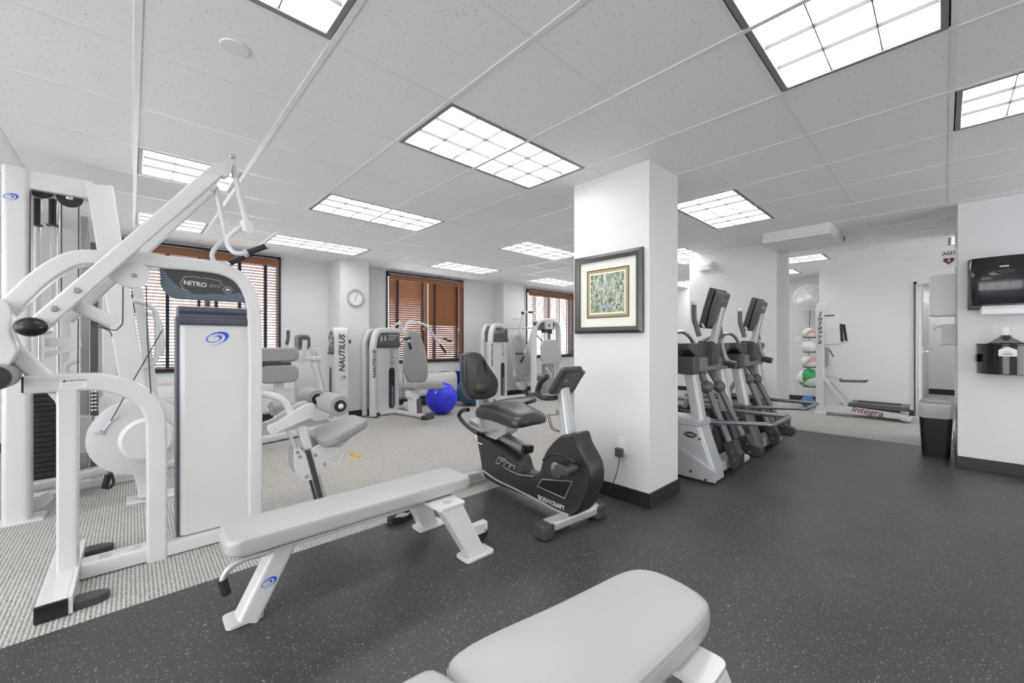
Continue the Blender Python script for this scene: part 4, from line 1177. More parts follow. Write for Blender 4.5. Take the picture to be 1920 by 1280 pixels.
obj('back_frame', MB().box((5.52, -.57, 1.455), (5.599, -.15, 1.50)).box((5.44, -.565, 1.468), (5.53, -.155, 1.488)), 'dark', td, bevel=.004)
obj('side_frame', MB().box((5.47, -.165, 1.49), (5.599, -.150, 1.90)), 'dark2', td, bevel=.004)
obj('latch_window', MB().prism(sp2([(-.42, 1.765), (-.36, 1.785), (-.30, 1.765), (-.36, 1.74)], 4), 'x', 5.361, 5.368), 'black', td)
obj('badge', MB().box((5.3625, -.375, 1.80), (5.369, -.325, 1.811)), 'silver', td)
rings = []
for t, z, x in ((0, 1.50, 5.45), (1, 1.46, 5.43), (2, 1.425, 5.425), (3, 1.405, 5.43)):
    rings.append([(x, -.46, z), (x, -.23, z), (x + .03, -.22, z + .002), (x + .03, -.47, z)])
obj('paper_towel', MB().loft(rings), 'paper', td)
wd = thing('wipes_dispenser', 'black wipes dispenser on the wall below the towel dispenser', 'dispenser', (5.5, -.38, .88))
rings = []
for i in range(11):
    t = i / 10; a = PI * t
    y = -.535 + .33 * t
    rings.append((y, 5.6 - .05 - .15 * math.sin(a) ** .7))
prof = [(5.598, -.535), (5.598, -.205)] + [(x, y) for y, x in rings[::-1]]
obj('drum', MB().prism(prof, 'z', .885, 1.135), 'smoke', wd, bevel=.006)
obj('lid', MB().prism([(5.598, -.54), (5.598, -.2)] + [(x - .006, y) for y, x in rings[::-1]], 'z', 1.135, 1.15), 'blackp', wd, bevel=.003)
obj('mount', MB().prism([(-.48, 1.15), (-.26, 1.15), (-.335, 1.20), (-.345, 1.225), (-.395, 1.225), (-.405, 1.20)], 'x', 5.52, 5.598), 'blackp', wd, bevel=.006)
obj('nozzle', MB().lathe([(.022, 0), (.022, .03), (.012, .034), (0, .034)], (5.52, -.37, 1.20), (-1, 0, 0), 16), 'black', wd)
obj('wipe_end', MB().prism([(-.385, 1.225), (-.355, 1.225), (-.35, 1.28), (-.37, 1.30), (-.39, 1.285)], 'x', 5.54, 5.546), 'paper', wd)
obj('side_latch', MB().box((5.50, -.206, .99), (5.56, -.196, 1.06)), 'dark', wd, bevel=.003)
lb_ = obj('notice_label', MB().prism([(-.42, 1.045), (-.32, 1.045), (-.32, 1.10), (-.37, 1.125), (-.42, 1.10)], 'x', 5.385, 5.40), 'paper', wd)
for q in range(2): obj('print_line', MB().box((5.3843, -.40 + .012 * q, 1.057 + .018 * q), (5.385, -.34 - .012 * q, 1.068 + .018 * q)), 'pink' if q == 0 else 'grille', lb_)

# defibrillator corner beyond the near wall
sg_ = thing('defibrillator_sign', 'small projecting AED sign with a heart at the wall corner', 'sign', (5.75, -.035, 1.88))
obj('sign_board', MB().box((5.75, -.089, 1.885), (5.755, .022, 2.055)), 'white2', sg_)
text('lettering', 'AED', .046, 'textg', sg_, (5.7495, -.034, 2.018), (0, -1, 0), (0, 0, 1), .0006, bold=.001)
ht = []
for k in range(32):
    t = 2 * PI * k / 32
    ht.append((-.034 + .0024 * 16 * math.sin(t) ** 3, 1.948 + .0024 * (13 * math.cos(t) - 5 * math.cos(2 * t) - 2 * math.cos(3 * t) - math.cos(4 * t))))
hrt = obj('heart', MB().prism(ht, 'x', 5.7488, 5.75), M.setdefault('maroon', mat('maroon print', (.13, .03, .03), .5)), sg_)
obj('bolt_mark', MB().prism([(-.030, 1.968), (-.046, 1.944), (-.036, 1.945), (-.042, 1.926), (-.024, 1.951), (-.034, 1.951)], 'x', 5.7483, 5.7488), 'paper', hrt)
cbn = thing('wall_cabinet', 'white cabinet on the wall under the AED sign', 'cabinet', (6.5, 0, 1.447))
obj('casing', MB().box((6.3, -.089, 1.447), (6.68, .085, 1.886)), 'white2', cbn, bevel=.004)
obj('door', MB().box((6.308, .085, 1.455), (6.672, .108, 1.878)), 'white2', cbn, bevel=.003)
sd = thing('sanitizer_dispenser', 'pale wall dispenser under the white cabinet', 'dispenser', (6.25, -.03, 1.13))
obj('casing', MB().prism(rrect(.14, .215, .012, 3, 6.26, 1.24), 'y', -.089, .018), 'shade', sd, bevel=.004)
obj('spout', MB().tube([(6.235, .018, 1.33), (6.22, .055, 1.325), (6.21, .068, 1.30)], .012, n=10), 'white2', sd)
# waste bin with a liner
bn = thing('waste_bin', 'black waste bin with a clear plastic liner folded over its rim', 'bin', (6.07, .04, 0))
def bring(wx, wy, z, r=.04, wob=0):
    return [(6.085 + a * (1 + wob * math.sin(9 * i)), .055 + b * (1 + wob * math.cos(7 * i)), z + wob * .3 * math.sin(5 * i)) for i, (a, b) in enumerate(rrect(wx, wy, r, 5))]
obj('body', MB().loft([bring(.30, .20, .003), bring(.37, .25, .52), bring(.36, .24, .52), bring(.29, .19, .015)], True), 'blackp', bn, sharp=50)
M['liner'] = mat('milky plastic liner', (.85, .85, .85), .3)
nt = M['liner'].node_tree; pb = nt.nodes['Principled BSDF']; pb.inputs['Alpha'].default_value = .5
obj('liner', MB().loft([bring(.39, .27, .40, .05, .02), bring(.40, .28, .47, .05, .015), bring(.39, .268, .535, .05, .01), bring(.35, .23, .545, .05, .01), bring(.34, .22, .45, .05, .0)], False), 'liner', bn, sharp=80)

# wall plates near the ball rack
for i, (z, lab) in enumerate(((1.22, 'white light switch plate beside the ball rack'), (.46, 'white outlet plate low on the wall behind the ball rack'))):
    wp = thing('wall_plate', lab, 'switch' if i == 0 else 'outlet', (9.665, 1.99, z))
    obj('cover_plate', MB().prism(rrect(.11, .125, .006, 2, 1.99, z), 'x', 9.66, 9.67), 'white2', wp)
    obj('rocker', MB().prism(rrect(.034, .066, .004, 2, 1.99, z), 'x', 9.655, 9.66), 'paper', wp)
# fan
fx, fy, fz = 9.32, 1.746, 2.0
fn = thing('wall_fan', 'round white caged fan on the far wall', 'fan', (9.5, 1.75, 1.72))
F3 = V(-1, -.12, .02).normalized(); O3 = V(fx, fy, fz)
obj('motor', MB().lathe([(0, 0), (.06, 0), (.075, .03), (.07, .12), (.04, .15), (0, .15)], O3 - F3 * .16, F3, 20), 'white2', fn)
obj('bracket', MB().sweep([tuple(O3 - F3 * .1), (9.5, 1.76, 1.87), (9.665, 1.76, 1.80)], .05, .04, (0, 1, 0), .3), 'white2', fn)
u_ = F3.orthogonal().normalized(); w_ = F3.cross(u_)
for k in range(3):
    a0 = 2 * PI * k / 3
    rings = []
    for r_, da, tw in ((.035, .5, .03), (.12, .75, .035), (.20, .72, .025)):
        rings.append([O3 + (u_ * math.cos(a0 + s * da / 2) + w_ * math.sin(a0 + s * da / 2)) * r_ + F3 * (s * tw + e) for s, e in ((-1, 0), (0, .004), (1, 0), (1, -.004), (0, 0), (-1, -.004))])
    obj('blade', MB().loft(rings), 'white2', fn)
cg = MB()
for rr, hh in ((.235, .0), (.225, .03), (.18, .055), (.13, .07), (.08, .078), (.235, -.02), (.2, -.06)):
    cg.tube([O3 + (u_ * math.cos(2 * PI * k / 32) + w_ * math.sin(2 * PI * k / 32)) * rr + F3 * hh for k in range(32)], .005 if rr < .23 else .009, n=5, closed=True)
for k in range(36):
    a = 2 * PI * k / 36
    dd = u_ * math.cos(a) + w_ * math.sin(a)
    cg.tube([O3 + dd * .04 + F3 * .08, O3 + dd * .13 + F3 * .07, O3 + dd * .2 + F3 * .045, O3 + dd * .235, O3 + dd * .2 - F3 * .06, O3 + dd * .08 - F3 * .09], .0032, n=4)
cgo = obj('cage', cg, 'white2', fn); cgo['kind'] = 'stuff'
obj('cage_hub', MB().lathe([(0, .085), (.042, .08), (.045, .07), (0, .07)], O3, F3, 20), 'white2', fn)
obj('cord', MB().tube([(9.55, 1.76, 1.83), (9.6, 1.78, 1.6), (9.64, 1.80, 1.2), (9.655, 1.80, .5)], .005, n=6, smooth=3), 'wire', fn)

# ball rack with its balls
rk = thing('ball_rack', 'black upright rack holding medicine balls behind the white incline trainer', 'rack', (8.85, 1.72, 0))
bx_, by_ = 8.86, 1.66
obj('pole', MB().cyl((bx_ + .03, by_ - .19, .0), (bx_ + .03, by_ - .19, 1.42), .02), 'black', rk)
obj('base', MB().lathe([(0, 0), (.14, 0), (.14, .015), (.03, .03), (0, .03)], (bx_ + .03, by_ - .19, 0.001), (0, 0, 1), 28), 'black', rk)
BALLS = [(1.314, .10), (1.074, .115), (.804, .115), (.516, .165)]
lv_z = [z - math.sqrt(r * r - .075 ** 2) - .006 for z, r in BALLS]
for z in lv_z:
    obj('holder_arm', MB().tube([(bx_ + .03, by_ - .19, z), (bx_ + .01, by_ - .075, z)], .012, n=8), 'black', rk)
    obj('holder_ring', MB().tube([(bx_ - .0 + .075 * math.cos(2 * PI * k / 20), by_ + .0 + .075 * math.sin(2 * PI * k / 20), z) for k in range(20)], .008, n=6, closed=True), 'black', rk)
M['beach'] = M['green']
def striped(name, c1, c2, n, thr):
    m, nt, b = nodes(name)
    tc = nt.nodes.new('ShaderNodeTexCoord'); mp = nt.nodes.new('ShaderNodeMapping'); mp.inputs['Rotation'].default_value = (.5, 1.0, .4)
    nt.links.new(tc.outputs['Object'], mp.inputs['Vector'])
    g_ = nt.nodes.new('ShaderNodeTexGradient'); g_.gradient_type = 'RADIAL'; nt.links.new(mp.outputs['Vector'], g_.inputs['Vector'])
    mu = nt.nodes.new('ShaderNodeMath'); mu.operation = 'MULTIPLY'; mu.inputs[1].default_value = n; nt.links.new(g_.outputs['Fac'], mu.inputs[0])
    fr = nt.nodes.new('ShaderNodeMath'); fr.operation = 'FRACT'; nt.links.new(mu.outputs[0], fr.inputs[0])
    lt = nt.nodes.new('ShaderNodeMath'); lt.operation = 'LESS_THAN'; lt.inputs[1].default_value = thr; nt.links.new(fr.outputs[0], lt.inputs[0])
    mx = nt.nodes.new('ShaderNodeMix'); mx.data_type = 'RGBA'; nt.links.new(lt.outputs[0], mx.inputs[0])
    mx.inputs[6].default_value = (*c1, 1); mx.inputs[7].default_value = (*c2, 1)
    nt.links.new(mx.outputs[2], b.inputs['Base Color']); b.inputs['Roughness'].default_value = .4
    return m
M['pinkball'] = striped('white and faded red ball', (.76, .74, .73), (.60, .33, .30), 3, .22)
M['greenball'] = striped('white and green ball', (.76, .76, .75), (.03, .33, .10), 3, .5)
bc = (bx_, by_)
for z, r_, m_, lab in ((lv_z[0], .10, 'pinkball', 'white and faded red ball on the top ring of the rack'), (lv_z[1], .115, 'white2', 'plain white ball on the second ring of the rack'), (lv_z[2], .115, 'pinkball', 'white and faded red ball on the third ring of the rack'), (lv_z[3], .165, 'greenball', 'large green and white ball on the lowest ring of the rack')):
    hgt = math.sqrt(r_ * r_ - .075 ** 2)
    b_ = obj('medicine_ball', MB().ball((bc[0], bc[1], z + hgt + .006), r_, 28, 18), m_)
    tag(b_, lab, 'ball', 'balls on the rack')
bb = tag(obj('small_ball', MB().ball((bx_ - .16, by_ - .02, .106), .105, 24, 14), M.setdefault('midblue', mat('mid blue vinyl', (.04, .16, .40), .4))), 'small blue ball on the floor under the ball rack', 'ball')

# white incline trainer by the far wall
it = thing('incline_trainer', 'white incline trainer lettered in red, in front of the far wall', 'exercise machine', (8.2, .9, 0))
XT = 8.15
def xb(prof, x0, x1): return MB().prism(prof, 'x', x0, x1)
po_ = [(1.425,-0.008),(1.425,1.517),(1.432,1.716),(1.411,1.775),(1.369,1.798),(1.314,1.795),(1.266,1.774),(1.266,1.698),(1.314,1.666),(1.321,1.513),(1.321,0.005)]
pst = obj('post', xb(po_, 8.1, 8.22), 'white', it, bevel=.012)
obj('post_foot', xb([(1.446,-0.020),(1.446,0.024),(1.280,0.045),(1.280,-0.006)], 8.0, 8.32), 'white', it, bevel=.004)
obj('base_rail', xb([(1.334,0.132),(1.002,0.163),(0.341,0.118),(0.341,0.042),(0.418,0.039),(0.706,0.054),(1.334,0.038)], 8.1, 8.2), 'white', it, bevel=.006)
obj('rear_foot', xb([(0.456,0.090),(0.329,0.092),(0.318,0.033),(0.417,0.034)], 8.04, 8.7), 'white', it, bevel=.006)
obj('rail_end', xb([(0.341,0.179),(0.292,0.178),(0.292,0.109),(0.341,0.110)], 8.1, 8.25), 'black', it, bevel=.004)
obj('running_deck', xb([(1.005,0.226),(0.342,0.222),(0.353,0.152),(1.005,0.168)], 8.12, 8.56), 'dark2', it, bevel=.008)
obj('deck_channel', MB().sweep([(8.35, *[(0.916,0.229)][0]), (8.35, *[(0.431,0.226)][0])], .02, .06, (1, 0, 0)), 'black', it)
obj('strut', MB().sweep([(8.16, *q) for q in [(1.330,0.583),(1.036,0.169)]], .05, .06, (1, 0, 0)), 'white', it)
obj('gas_strut', MB().tube([(8.14, *q) for q in [(1.231,0.523),(0.969,0.203)]], .014), 'silver', it)
obj('gusset', xb([(1.329,0.412),(1.139,0.192),(1.021,0.163),(1.329,0.128)], 8.17, 8.19), 'white', it)
obj('handle_arm', MB().tube([(8.16, *q) for q in [(1.324,1.131),(1.154,1.136),(1.094,1.153),(1.036,1.170)]], .018, n=10, smooth=3), 'white', it)
for a_, b_ in (('1576,608 1579,640', 8.16), ('1584,608 1589,640', 8.16)): pass
obj('hand_grip', MB().tube([(8.12, *q) for q in [(1.102,1.446),(1.089,1.170)]], .02, n=10), 'black', it)
obj('hand_grip', MB().tube([(8.22, *q) for q in [(1.083,1.440),(1.050,1.162)]], .02, n=10), 'black', it)
obj('cross_bar', MB().tube([(8.16, *q) for q in [(1.317,1.583),(1.194,1.586)]], .012), 'dark2', it)
obj('side_box', xb([(1.337,1.075),(1.275,1.075),(1.275,0.765),(1.337,0.745)], 8.2, 8.3), 'grey', it, bevel=.006)
obj('lever', MB().tube([(8.2, *q) for q in [(1.261,1.041),(1.207,0.922)]], .01), 'dark2', it)
obj('seat_board', xb([(1.132,0.583),(1.106,0.560),(0.827,0.571),(0.802,0.589),(0.802,0.549),(1.112,0.534)], 8.1, 8.34), 'dark', it, bevel=.004)
obj('seat_rod', MB().tube([(8.2, *q) for q in [(1.330,0.607),(1.193,0.607),(1.139,0.568)]], .01), 'silver', it)
pz = [(1.373,1.609),(1.373,1.170)]
M['maroonl'] = mat('dark red lettering', (.22, .012, .025), .4)
for k, ch in enumerate('Integra'):
    text('lettering', ch, .115, 'maroonl' if k in (3, 4) else 'textg', pst, (8.0985, pz[0][0], pz[0][1] + (pz[1][1] - pz[0][1]) * k / 6), (0, -1, 0), (0, 0, 1), .001, shear=.3, bold=.002)
t0 = [(0.932,0.126),(0.664,0.099)]
ex_ = (V(0, *t0[1]) - V(0, *t0[0])).normalized()
text('lettering', 'Integra', .13, 'maroonl', it, (8.0985, (t0[0][0] + t0[1][0]) / 2, (t0[0][1] + t0[1][1]) / 2 + .0), tuple(ex_), (0, 0, 1), .001, shear=.35, bold=.0012)
# ================================================================ cable machine behind the lat machine
ca_ = thing('cable_machine', 'tall white cable machine with black weight stack behind the lat machine, far left', 'exercise machine', (-.1, 4.2, 0))
obj('post', MB().prism(rrect(.125, .14, .03, 4, -.54, 4.13), 'z', .0, 2.29), 'white', ca_)
obj('post_foot', MB().box((-.62, 4.03, .0), (-.42, 4.22, .012)), 'white', ca_, bevel=.004)
swirl('swirl_emblem', 'blue', ca_, (-.565, 4.0595, 2.09), (1, 0, 0), (0, 0, 1), .040)
tb = [(-0.523,2.279),(-0.096,2.295)]
obj('top_beam', MB().box((-.49, 4.07, 2.165), (-.19, 4.19, 2.29)), 'white', ca_, bevel=.012)
lg = [(-0.228,2.248),(-0.094,2.269),(-0.067,2.039),(-0.040,1.816),(0.013,1.401),(0.079,0.826),(0.162,0.007),(0.039,0.028),(0.010,0.251),(-0.144,1.570),(-0.178,1.832)]
obj('slanted_leg', MB().prism(lg, 'y', 4.0, 4.15), 'white', ca_, bevel=.012)
lf = [(0.102,0.015),(0.102,0.015)][0]
obj('leg_foot', MB().box((lf[0] - .13, 3.98, .0), (lf[0] + .19, 4.17, .014)), 'white', ca_, bevel=.005)
bm = MB().sweep([(-.52, 4.13, .20), (.02, 4.75, .20)], .09, .07, (0, 0, 1), .3)
obj('base_beam', MB().sweep([(-0.546,4.301,0.160), (0.012,4.648,0.160)], .09, .07, (0, 0, 1), .3), 'white', ca_)
gs = [(-0.520,0.078),(-0.406,0.132),(-0.394,0.081),(-0.428,0.042),(-0.476,0.030),(-0.520,0.050)]
obj('base_gusset', MB().prism(gs, 'y', 4.22, 4.25), 'white', ca_, bevel=.003)
# weight stack of black plates
ws = [(-0.530,0.818),(-0.387,0.173)]
sx0, sx1 = ws[0][0], ws[1][0]; sz1, sz0 = ws[0][1], ws[1][1]
n_ = 18; ph_ = (sz1 - sz0) / n_; first = None
for k in range(n_):
    z = sz0 + ph_ * k
    if first is None: first = obj('weight_plate', MB().box((sx0, 4.36, z), (sx1, 4.50, z + ph_ - .003)), 'black', ca_, bevel=.003)
    else: link_copy(first, ca_, tuple(V(first.location) + V(0, 0, ph_ * k)))
obj('stack_seat', MB().box((sx0 - .03, 4.34, sz0 - .06), (sx1 + .03, 4.52, sz0 - .003)), 'shade', ca_, bevel=.004)
for dx in (.05, .14): obj('guide_rod', MB().cyl((sx0 + dx, 4.43, sz0), (sx0 + dx, 4.43, 2.17), .009), 'chrome', ca_)
# pulleys and cables
for i, (u_, z_) in enumerate([(-0.442,2.193),(-0.310,2.161)]):
    pw = obj('pulley', MB().lathe([(.018, 0), (.060, 0), (.064, .006), (.058, .012), (.058, .018), (.064, .024), (.060, .03), (.018, .03)], (u_, 4.115, z_), (0, 1, 0), 28), 'black', ca_)
    obj('hub', MB().lathe([(0, -.008), (.008, -.008), (.014, -.003), (.018, .0), (.018, .01), (0, .01)], (u_, 4.115, z_), (0, 1, 0), 18), 'chrome', pw)
for pts in ([(-0.478,2.150),(-0.482,1.447)], [(-0.343,2.116),(-0.343,1.457)], [(-0.263,2.106),(-0.265,1.462)], [(-0.265,1.408),(-0.267,0.951)]):
    obj('cable', MB().tube(y3(pts, 4.06), .0035, n=6), 'wire', ca_)
# hanging stack grips
for u0 in (0, 1):
    gp_ = [[(-0.480,2.159),(-0.480,1.968)], [(-0.404,2.170),(-0.404,1.982)]][u0]
    rd_ = [[(-0.480,1.968),(-0.480,1.318)], [(-0.404,1.982),(-0.409,1.320)]][u0]
    q = obj('hand_grip', MB().tube(y3(gp_, 4.30), .020, n=14), 'black', ca_)
    obj('grip_ring', MB().lathe([(.02, 0), (.03, 0), (.03, .012), (.02, .012)], (gp_[1][0], 4.30, gp_[1][1]), (0, 0, 1), 18), 'dark', q)
    obj('grip_ring', MB().lathe([(.02, 0), (.03, 0), (.03, .012), (.02, .012)], (gp_[0][0], 4.30, gp_[0][1]), (0, 0, 1), 18), 'silver', q)
    obj('grip_bar', MB().tube(y3(rd_, 4.30), .012, n=10), 'white', q)
# adjusting column
cc_ = [(-0.291,2.274),(-0.274,2.278),(-0.306,0.301),(-0.271,0.295)]
obj('adjusting_column', MB().box((cc_[0][0] - .0, 4.60, .12), (cc_[1][0] + .03, 4.68, 2.15)), 'steel', ca_, bevel=.004)
hp_ = [(-0.236,0.919),(-0.192,0.917),(-0.236,0.564)]
hx0, hx1, hz0, hz1 = hp_[0][0], hp_[1][0], hp_[2][1] - .02, hp_[0][1] + .0
obj('pin_plate', MB().box((hx0, 4.585, .16), (hx1, 4.60, 1.95)), 'dark2', ca_)
for k in range(11):
    for dx in (.3, .72):
        z = .82 - .028 * k if False else hz1 - .0275 * k * 1.05
        obj('pin', MB().lathe([(0, 0), (.009, 0), (.009, .006), (0, .008)], (hx0 + (hx1 - hx0) * dx, 4.585, z), (0, -1, 0), 10), 'chrome', ca_)
bx1 = [(-0.307,0.596),(-0.220,0.589),(-0.220,0.313),(-0.307,0.322)]
obj('carriage', MB().prism(bx1, 'y', 4.5, 4.62), 'white', ca_, bevel=.005)
bx2 = [(-0.209,0.599),(-0.113,0.595),(-0.110,0.503),(-0.116,0.421),(-0.140,0.350),(-0.209,0.346)]
cp_ = obj('carriage_plate', MB().prism(bx2, 'y', 4.45, 4.47), 'white', ca_, bevel=.003)
bolts('bolt', [(-0.166,0.523)], .013, 4.45, 4.443, 'shade', cp_)
bolts('bolt', [(-0.166,0.404)], .013, 4.45, 4.443, 'shade', cp_)
bx3 = sp2([(-0.179,0.736),(-0.123,0.739),(-0.093,0.707),(-0.078,0.646),(-0.075,0.582),(-0.179,0.595)], 2)
cq_ = obj('carriage_plate', MB().prism(bx3, 'y', 4.48, 4.50), 'white', ca_, bevel=.003)
bolts('bolt', [(-0.144,0.682)], .012, 4.48, 4.473, 'shade', cq_)
bolts('bolt', [(-0.144,0.595)], .012, 4.48, 4.473, 'shade', cq_)
obj('plunger', MB().tube(y3([(-0.148,0.472),(-0.115,0.475)], 4.42), .02, n=12), 'blackp', ca_)
hg = [(-0.130,0.144),(-0.150,0.047)]
q = obj('stirrup_grip', MB().tube(y3(hg, 4.40), .021, n=14), 'black', ca_)
obj('stirrup_bar', MB().tube(y3([(-0.130,0.139),(-0.113,0.152),(-0.101,0.071),(-0.121,0.038),(-0.145,0.044)], 4.42), .010, n=8, smooth=3), 'dark', q)
obj('stirrup_cord', MB().tube(y3([(-0.124,0.142),(-0.130,0.304),(-0.113,0.425)], 4.42), .005, n=6), 'wire', q)
# cross pieces seen through the gap
obj('cross_plate', MB().prism([(-0.431,1.192),(-0.266,1.204),(-0.258,1.132),(-0.292,1.110),(-0.343,1.088),(-0.431,1.057),(-0.431,1.097),(-0.343,1.125),(-0.431,1.134)], 'y', 4.2, 4.24), 'white', ca_, bevel=.004)
obj('support_arm', MB().tube(y3([(-0.280,1.031),(-0.338,1.006),(-0.340,0.941)], 4.3), .02, n=10, smooth=3), 'white', ca_)
obj('inner_panel', MB().prism([(-0.375,1.477),(-0.329,1.372),(-0.321,1.170),(-0.339,0.977),(-0.365,0.978),(-0.360,1.324)], 'y', 4.35, 4.37), 'white', ca_, bevel=.003)
obj('inner_post', MB().box((-.24, 4.70, .0), (-.17, 4.78, 2.2)), 'white', ca_, bevel=.008)
obj('rear_foot', MB().box((-.62, 4.66, .0), (.2, 4.82, .06)), 'white', ca_, bevel=.01)
# round pulley guard with hub in front of the slanted leg
dc = [(0.043,0.504)][0]
dg_ = obj('cam_disc', MB().lathe([(0, 0), (.20, 0), (.262, .018), (.266, .035), (.258, .05), (0, .05)], (dc[0], 3.85, dc[1]), (0, 1, 0), 48), 'shade', ca_)
obj('disc_hub', MB().lathe([(0, -.04), (.13, -.04), (.15, -.02), (.152, 0), (0, .0)], (dc[0] + .04, 3.85, dc[1] - .02), (0, 1, 0), 40), 'white', dg_)
for a0, rr in ((2.2, .19), (5.0, .20)):
    obj('raised_rib', MB().tube([(dc[0] + rr * math.cos(a0 + .18 * k), 3.846, dc[1] + rr * math.sin(a0 + .18 * k)) for k in range(5)], .005, n=6), 'white', dg_)
obj('selector', MB().tube([(dc[0] - .22, 3.85, dc[1] + .06), (dc[0] - .19, 3.82, dc[1] + .07)], .012, n=8), 'silver', dg_)
obj('cable', MB().tube(y3([(0.163,1.254),(0.007,0.894),(-0.100,0.636)], 3.83), .0035, n=6), 'wire', ca_)

# seated machine between the cable machine and the window: slanted back with tube handles
lp_ = thing('seated_press', 'white seated press with two bent tube handles behind the white tower', 'exercise machine', (.25, 5.2, 0))
sb = [(-0.001,1.697),(0.077,1.657),(0.106,1.366),(0.157,0.923),(0.195,0.573),(0.232,-0.307),(0.180,-0.307),(0.099,0.584),(0.055,1.170)]
obj('slanted_back', MB().prism(sb, 'y', 5.0, 5.12), 'white', lp_, bevel=.01)
for k, y in enumerate((4.92, 5.35)):
    hh = [[(0.002,1.534),(0.083,1.515),(0.137,1.475),(0.166,1.404),(0.173,1.170),(0.166,1.024),(0.129,0.957),(0.076,0.931)], [(0.075,1.456),(0.152,1.433),(0.196,1.382),(0.220,1.277),(0.228,1.117),(0.212,1.021)]][k]
    obj('tube_handle', MB().tube(y3(hh, y), .022, n=12, smooth=4), 'white', lp_)
obj('floor_foot', MB().box((.0, 4.9, 0), (.42, 5.35, .05)), 'white', lp_, bevel=.01)
obj('rear_upright', MB().prism([(0.057,1.170),(0.109,1.170),(0.200,-0.059),(0.162,-0.101)], 'y', 5.13, 5.22), 'white', lp_, bevel=.008)

# heaters under the windows
def heater(x0, x1, y0, z0, z1, lab):
    h = thing('wall_heater', lab, 'heater', ((x0 + x1) / 2, 6.6, z0), 'wall heaters')
    pr = [(y0 + .03, z0), (y0, z0 + .04), (y0 + .0, z1 - .12), (y0 + .03, z1 - .03), (y0 + .07, z1), (6.78, z1), (6.78, z0)]
    obj('cabinet', MB().prism(pr, 'x', x0, x1), 'shadeh' if 'shadeh' in M else M.setdefault('shadeh', mat('off white enamel', (.70, .70, .685), .4)), h, bevel=.01)
    gm = MB()
    for k in range(14): gm.box((x0 + .25, y0 + .09 + .013 * k, z1), (x1 - .35, y0 + .096 + .013 * k, z1 + .004))
    g_ = obj('top_grille', gm, 'grille', h); g_['kind'] = 'stuff'
    obj('control_flap', MB().box((x1 - .28, y0 + .10, z1), (x1 - .10, y0 + .22, z1 + .006)), 'dark2', h)
    obj('front_seam', MB().box((x0 + .02, y0 - .002, z1 - .16), (x1 - .02, y0 + .001, z1 - .152)), 'grille', h)
    obj('plinth', MB().box((x0 + .05, y0 + .08, .0), (x1 - .05, 6.78, z0)), 'base', h)
    for k in range(10): obj('louvre', MB().box((x0 + .06, y0 - .005, z1 - .2 - .024 * k), (x0 + .34, y0 + .001, z1 - .19 - .024 * k)), 'grille', h)
    return h
heater(.22, 1.72, 6.42, .16, .64, 'off white wall heater under the left window')
heater(3.32, 4.60, 6.44, .18, .585, 'off white wall heater under the middle window')

# balls and blue bin by the middle window
eb = thing('exercise_ball', 'shiny royal blue exercise ball on the carpet beside the chest press', 'ball', (3.66, 5.56, 0))
obj('skin', MB().ball((3.66, 5.56, .255), .255, 40, 24), 'ballblue', eb)
obj('valve', MB().lathe([(0, 0), (.012, 0), (.012, .004), (0, .004)], (3.66 - .19, 5.56 - .125, .37), (-.76, -.48, .42), 12), 'white2', eb)
tbal = tag(obj('exercise_ball', MB().ball((4.56, 5.96, .262), .262, 40, 24), 'teal'), 'dark teal exercise ball behind the bike backrest', 'ball')
bn2 = thing('blue_bin', 'royal blue bin against the wall behind the bike backrest', 'bin', (4.83, 6.5, 0))
def rr3(w1, d1, z): return [(4.83 + a, 6.52 + b, z) for a, b in rrect(w1, d1, .04, 4)]
obj('body', MB().loft([rr3(.26, .24, .003), rr3(.32, .30, .57), rr3(.30, .28, .57), rr3(.24, .22, .02)]), 'bluebox', bn2)
obj('rim', MB().tube([tuple(p) for p in rr3(.33, .31, .57)], .012, n=8, closed=True), 'bluebox', bn2)

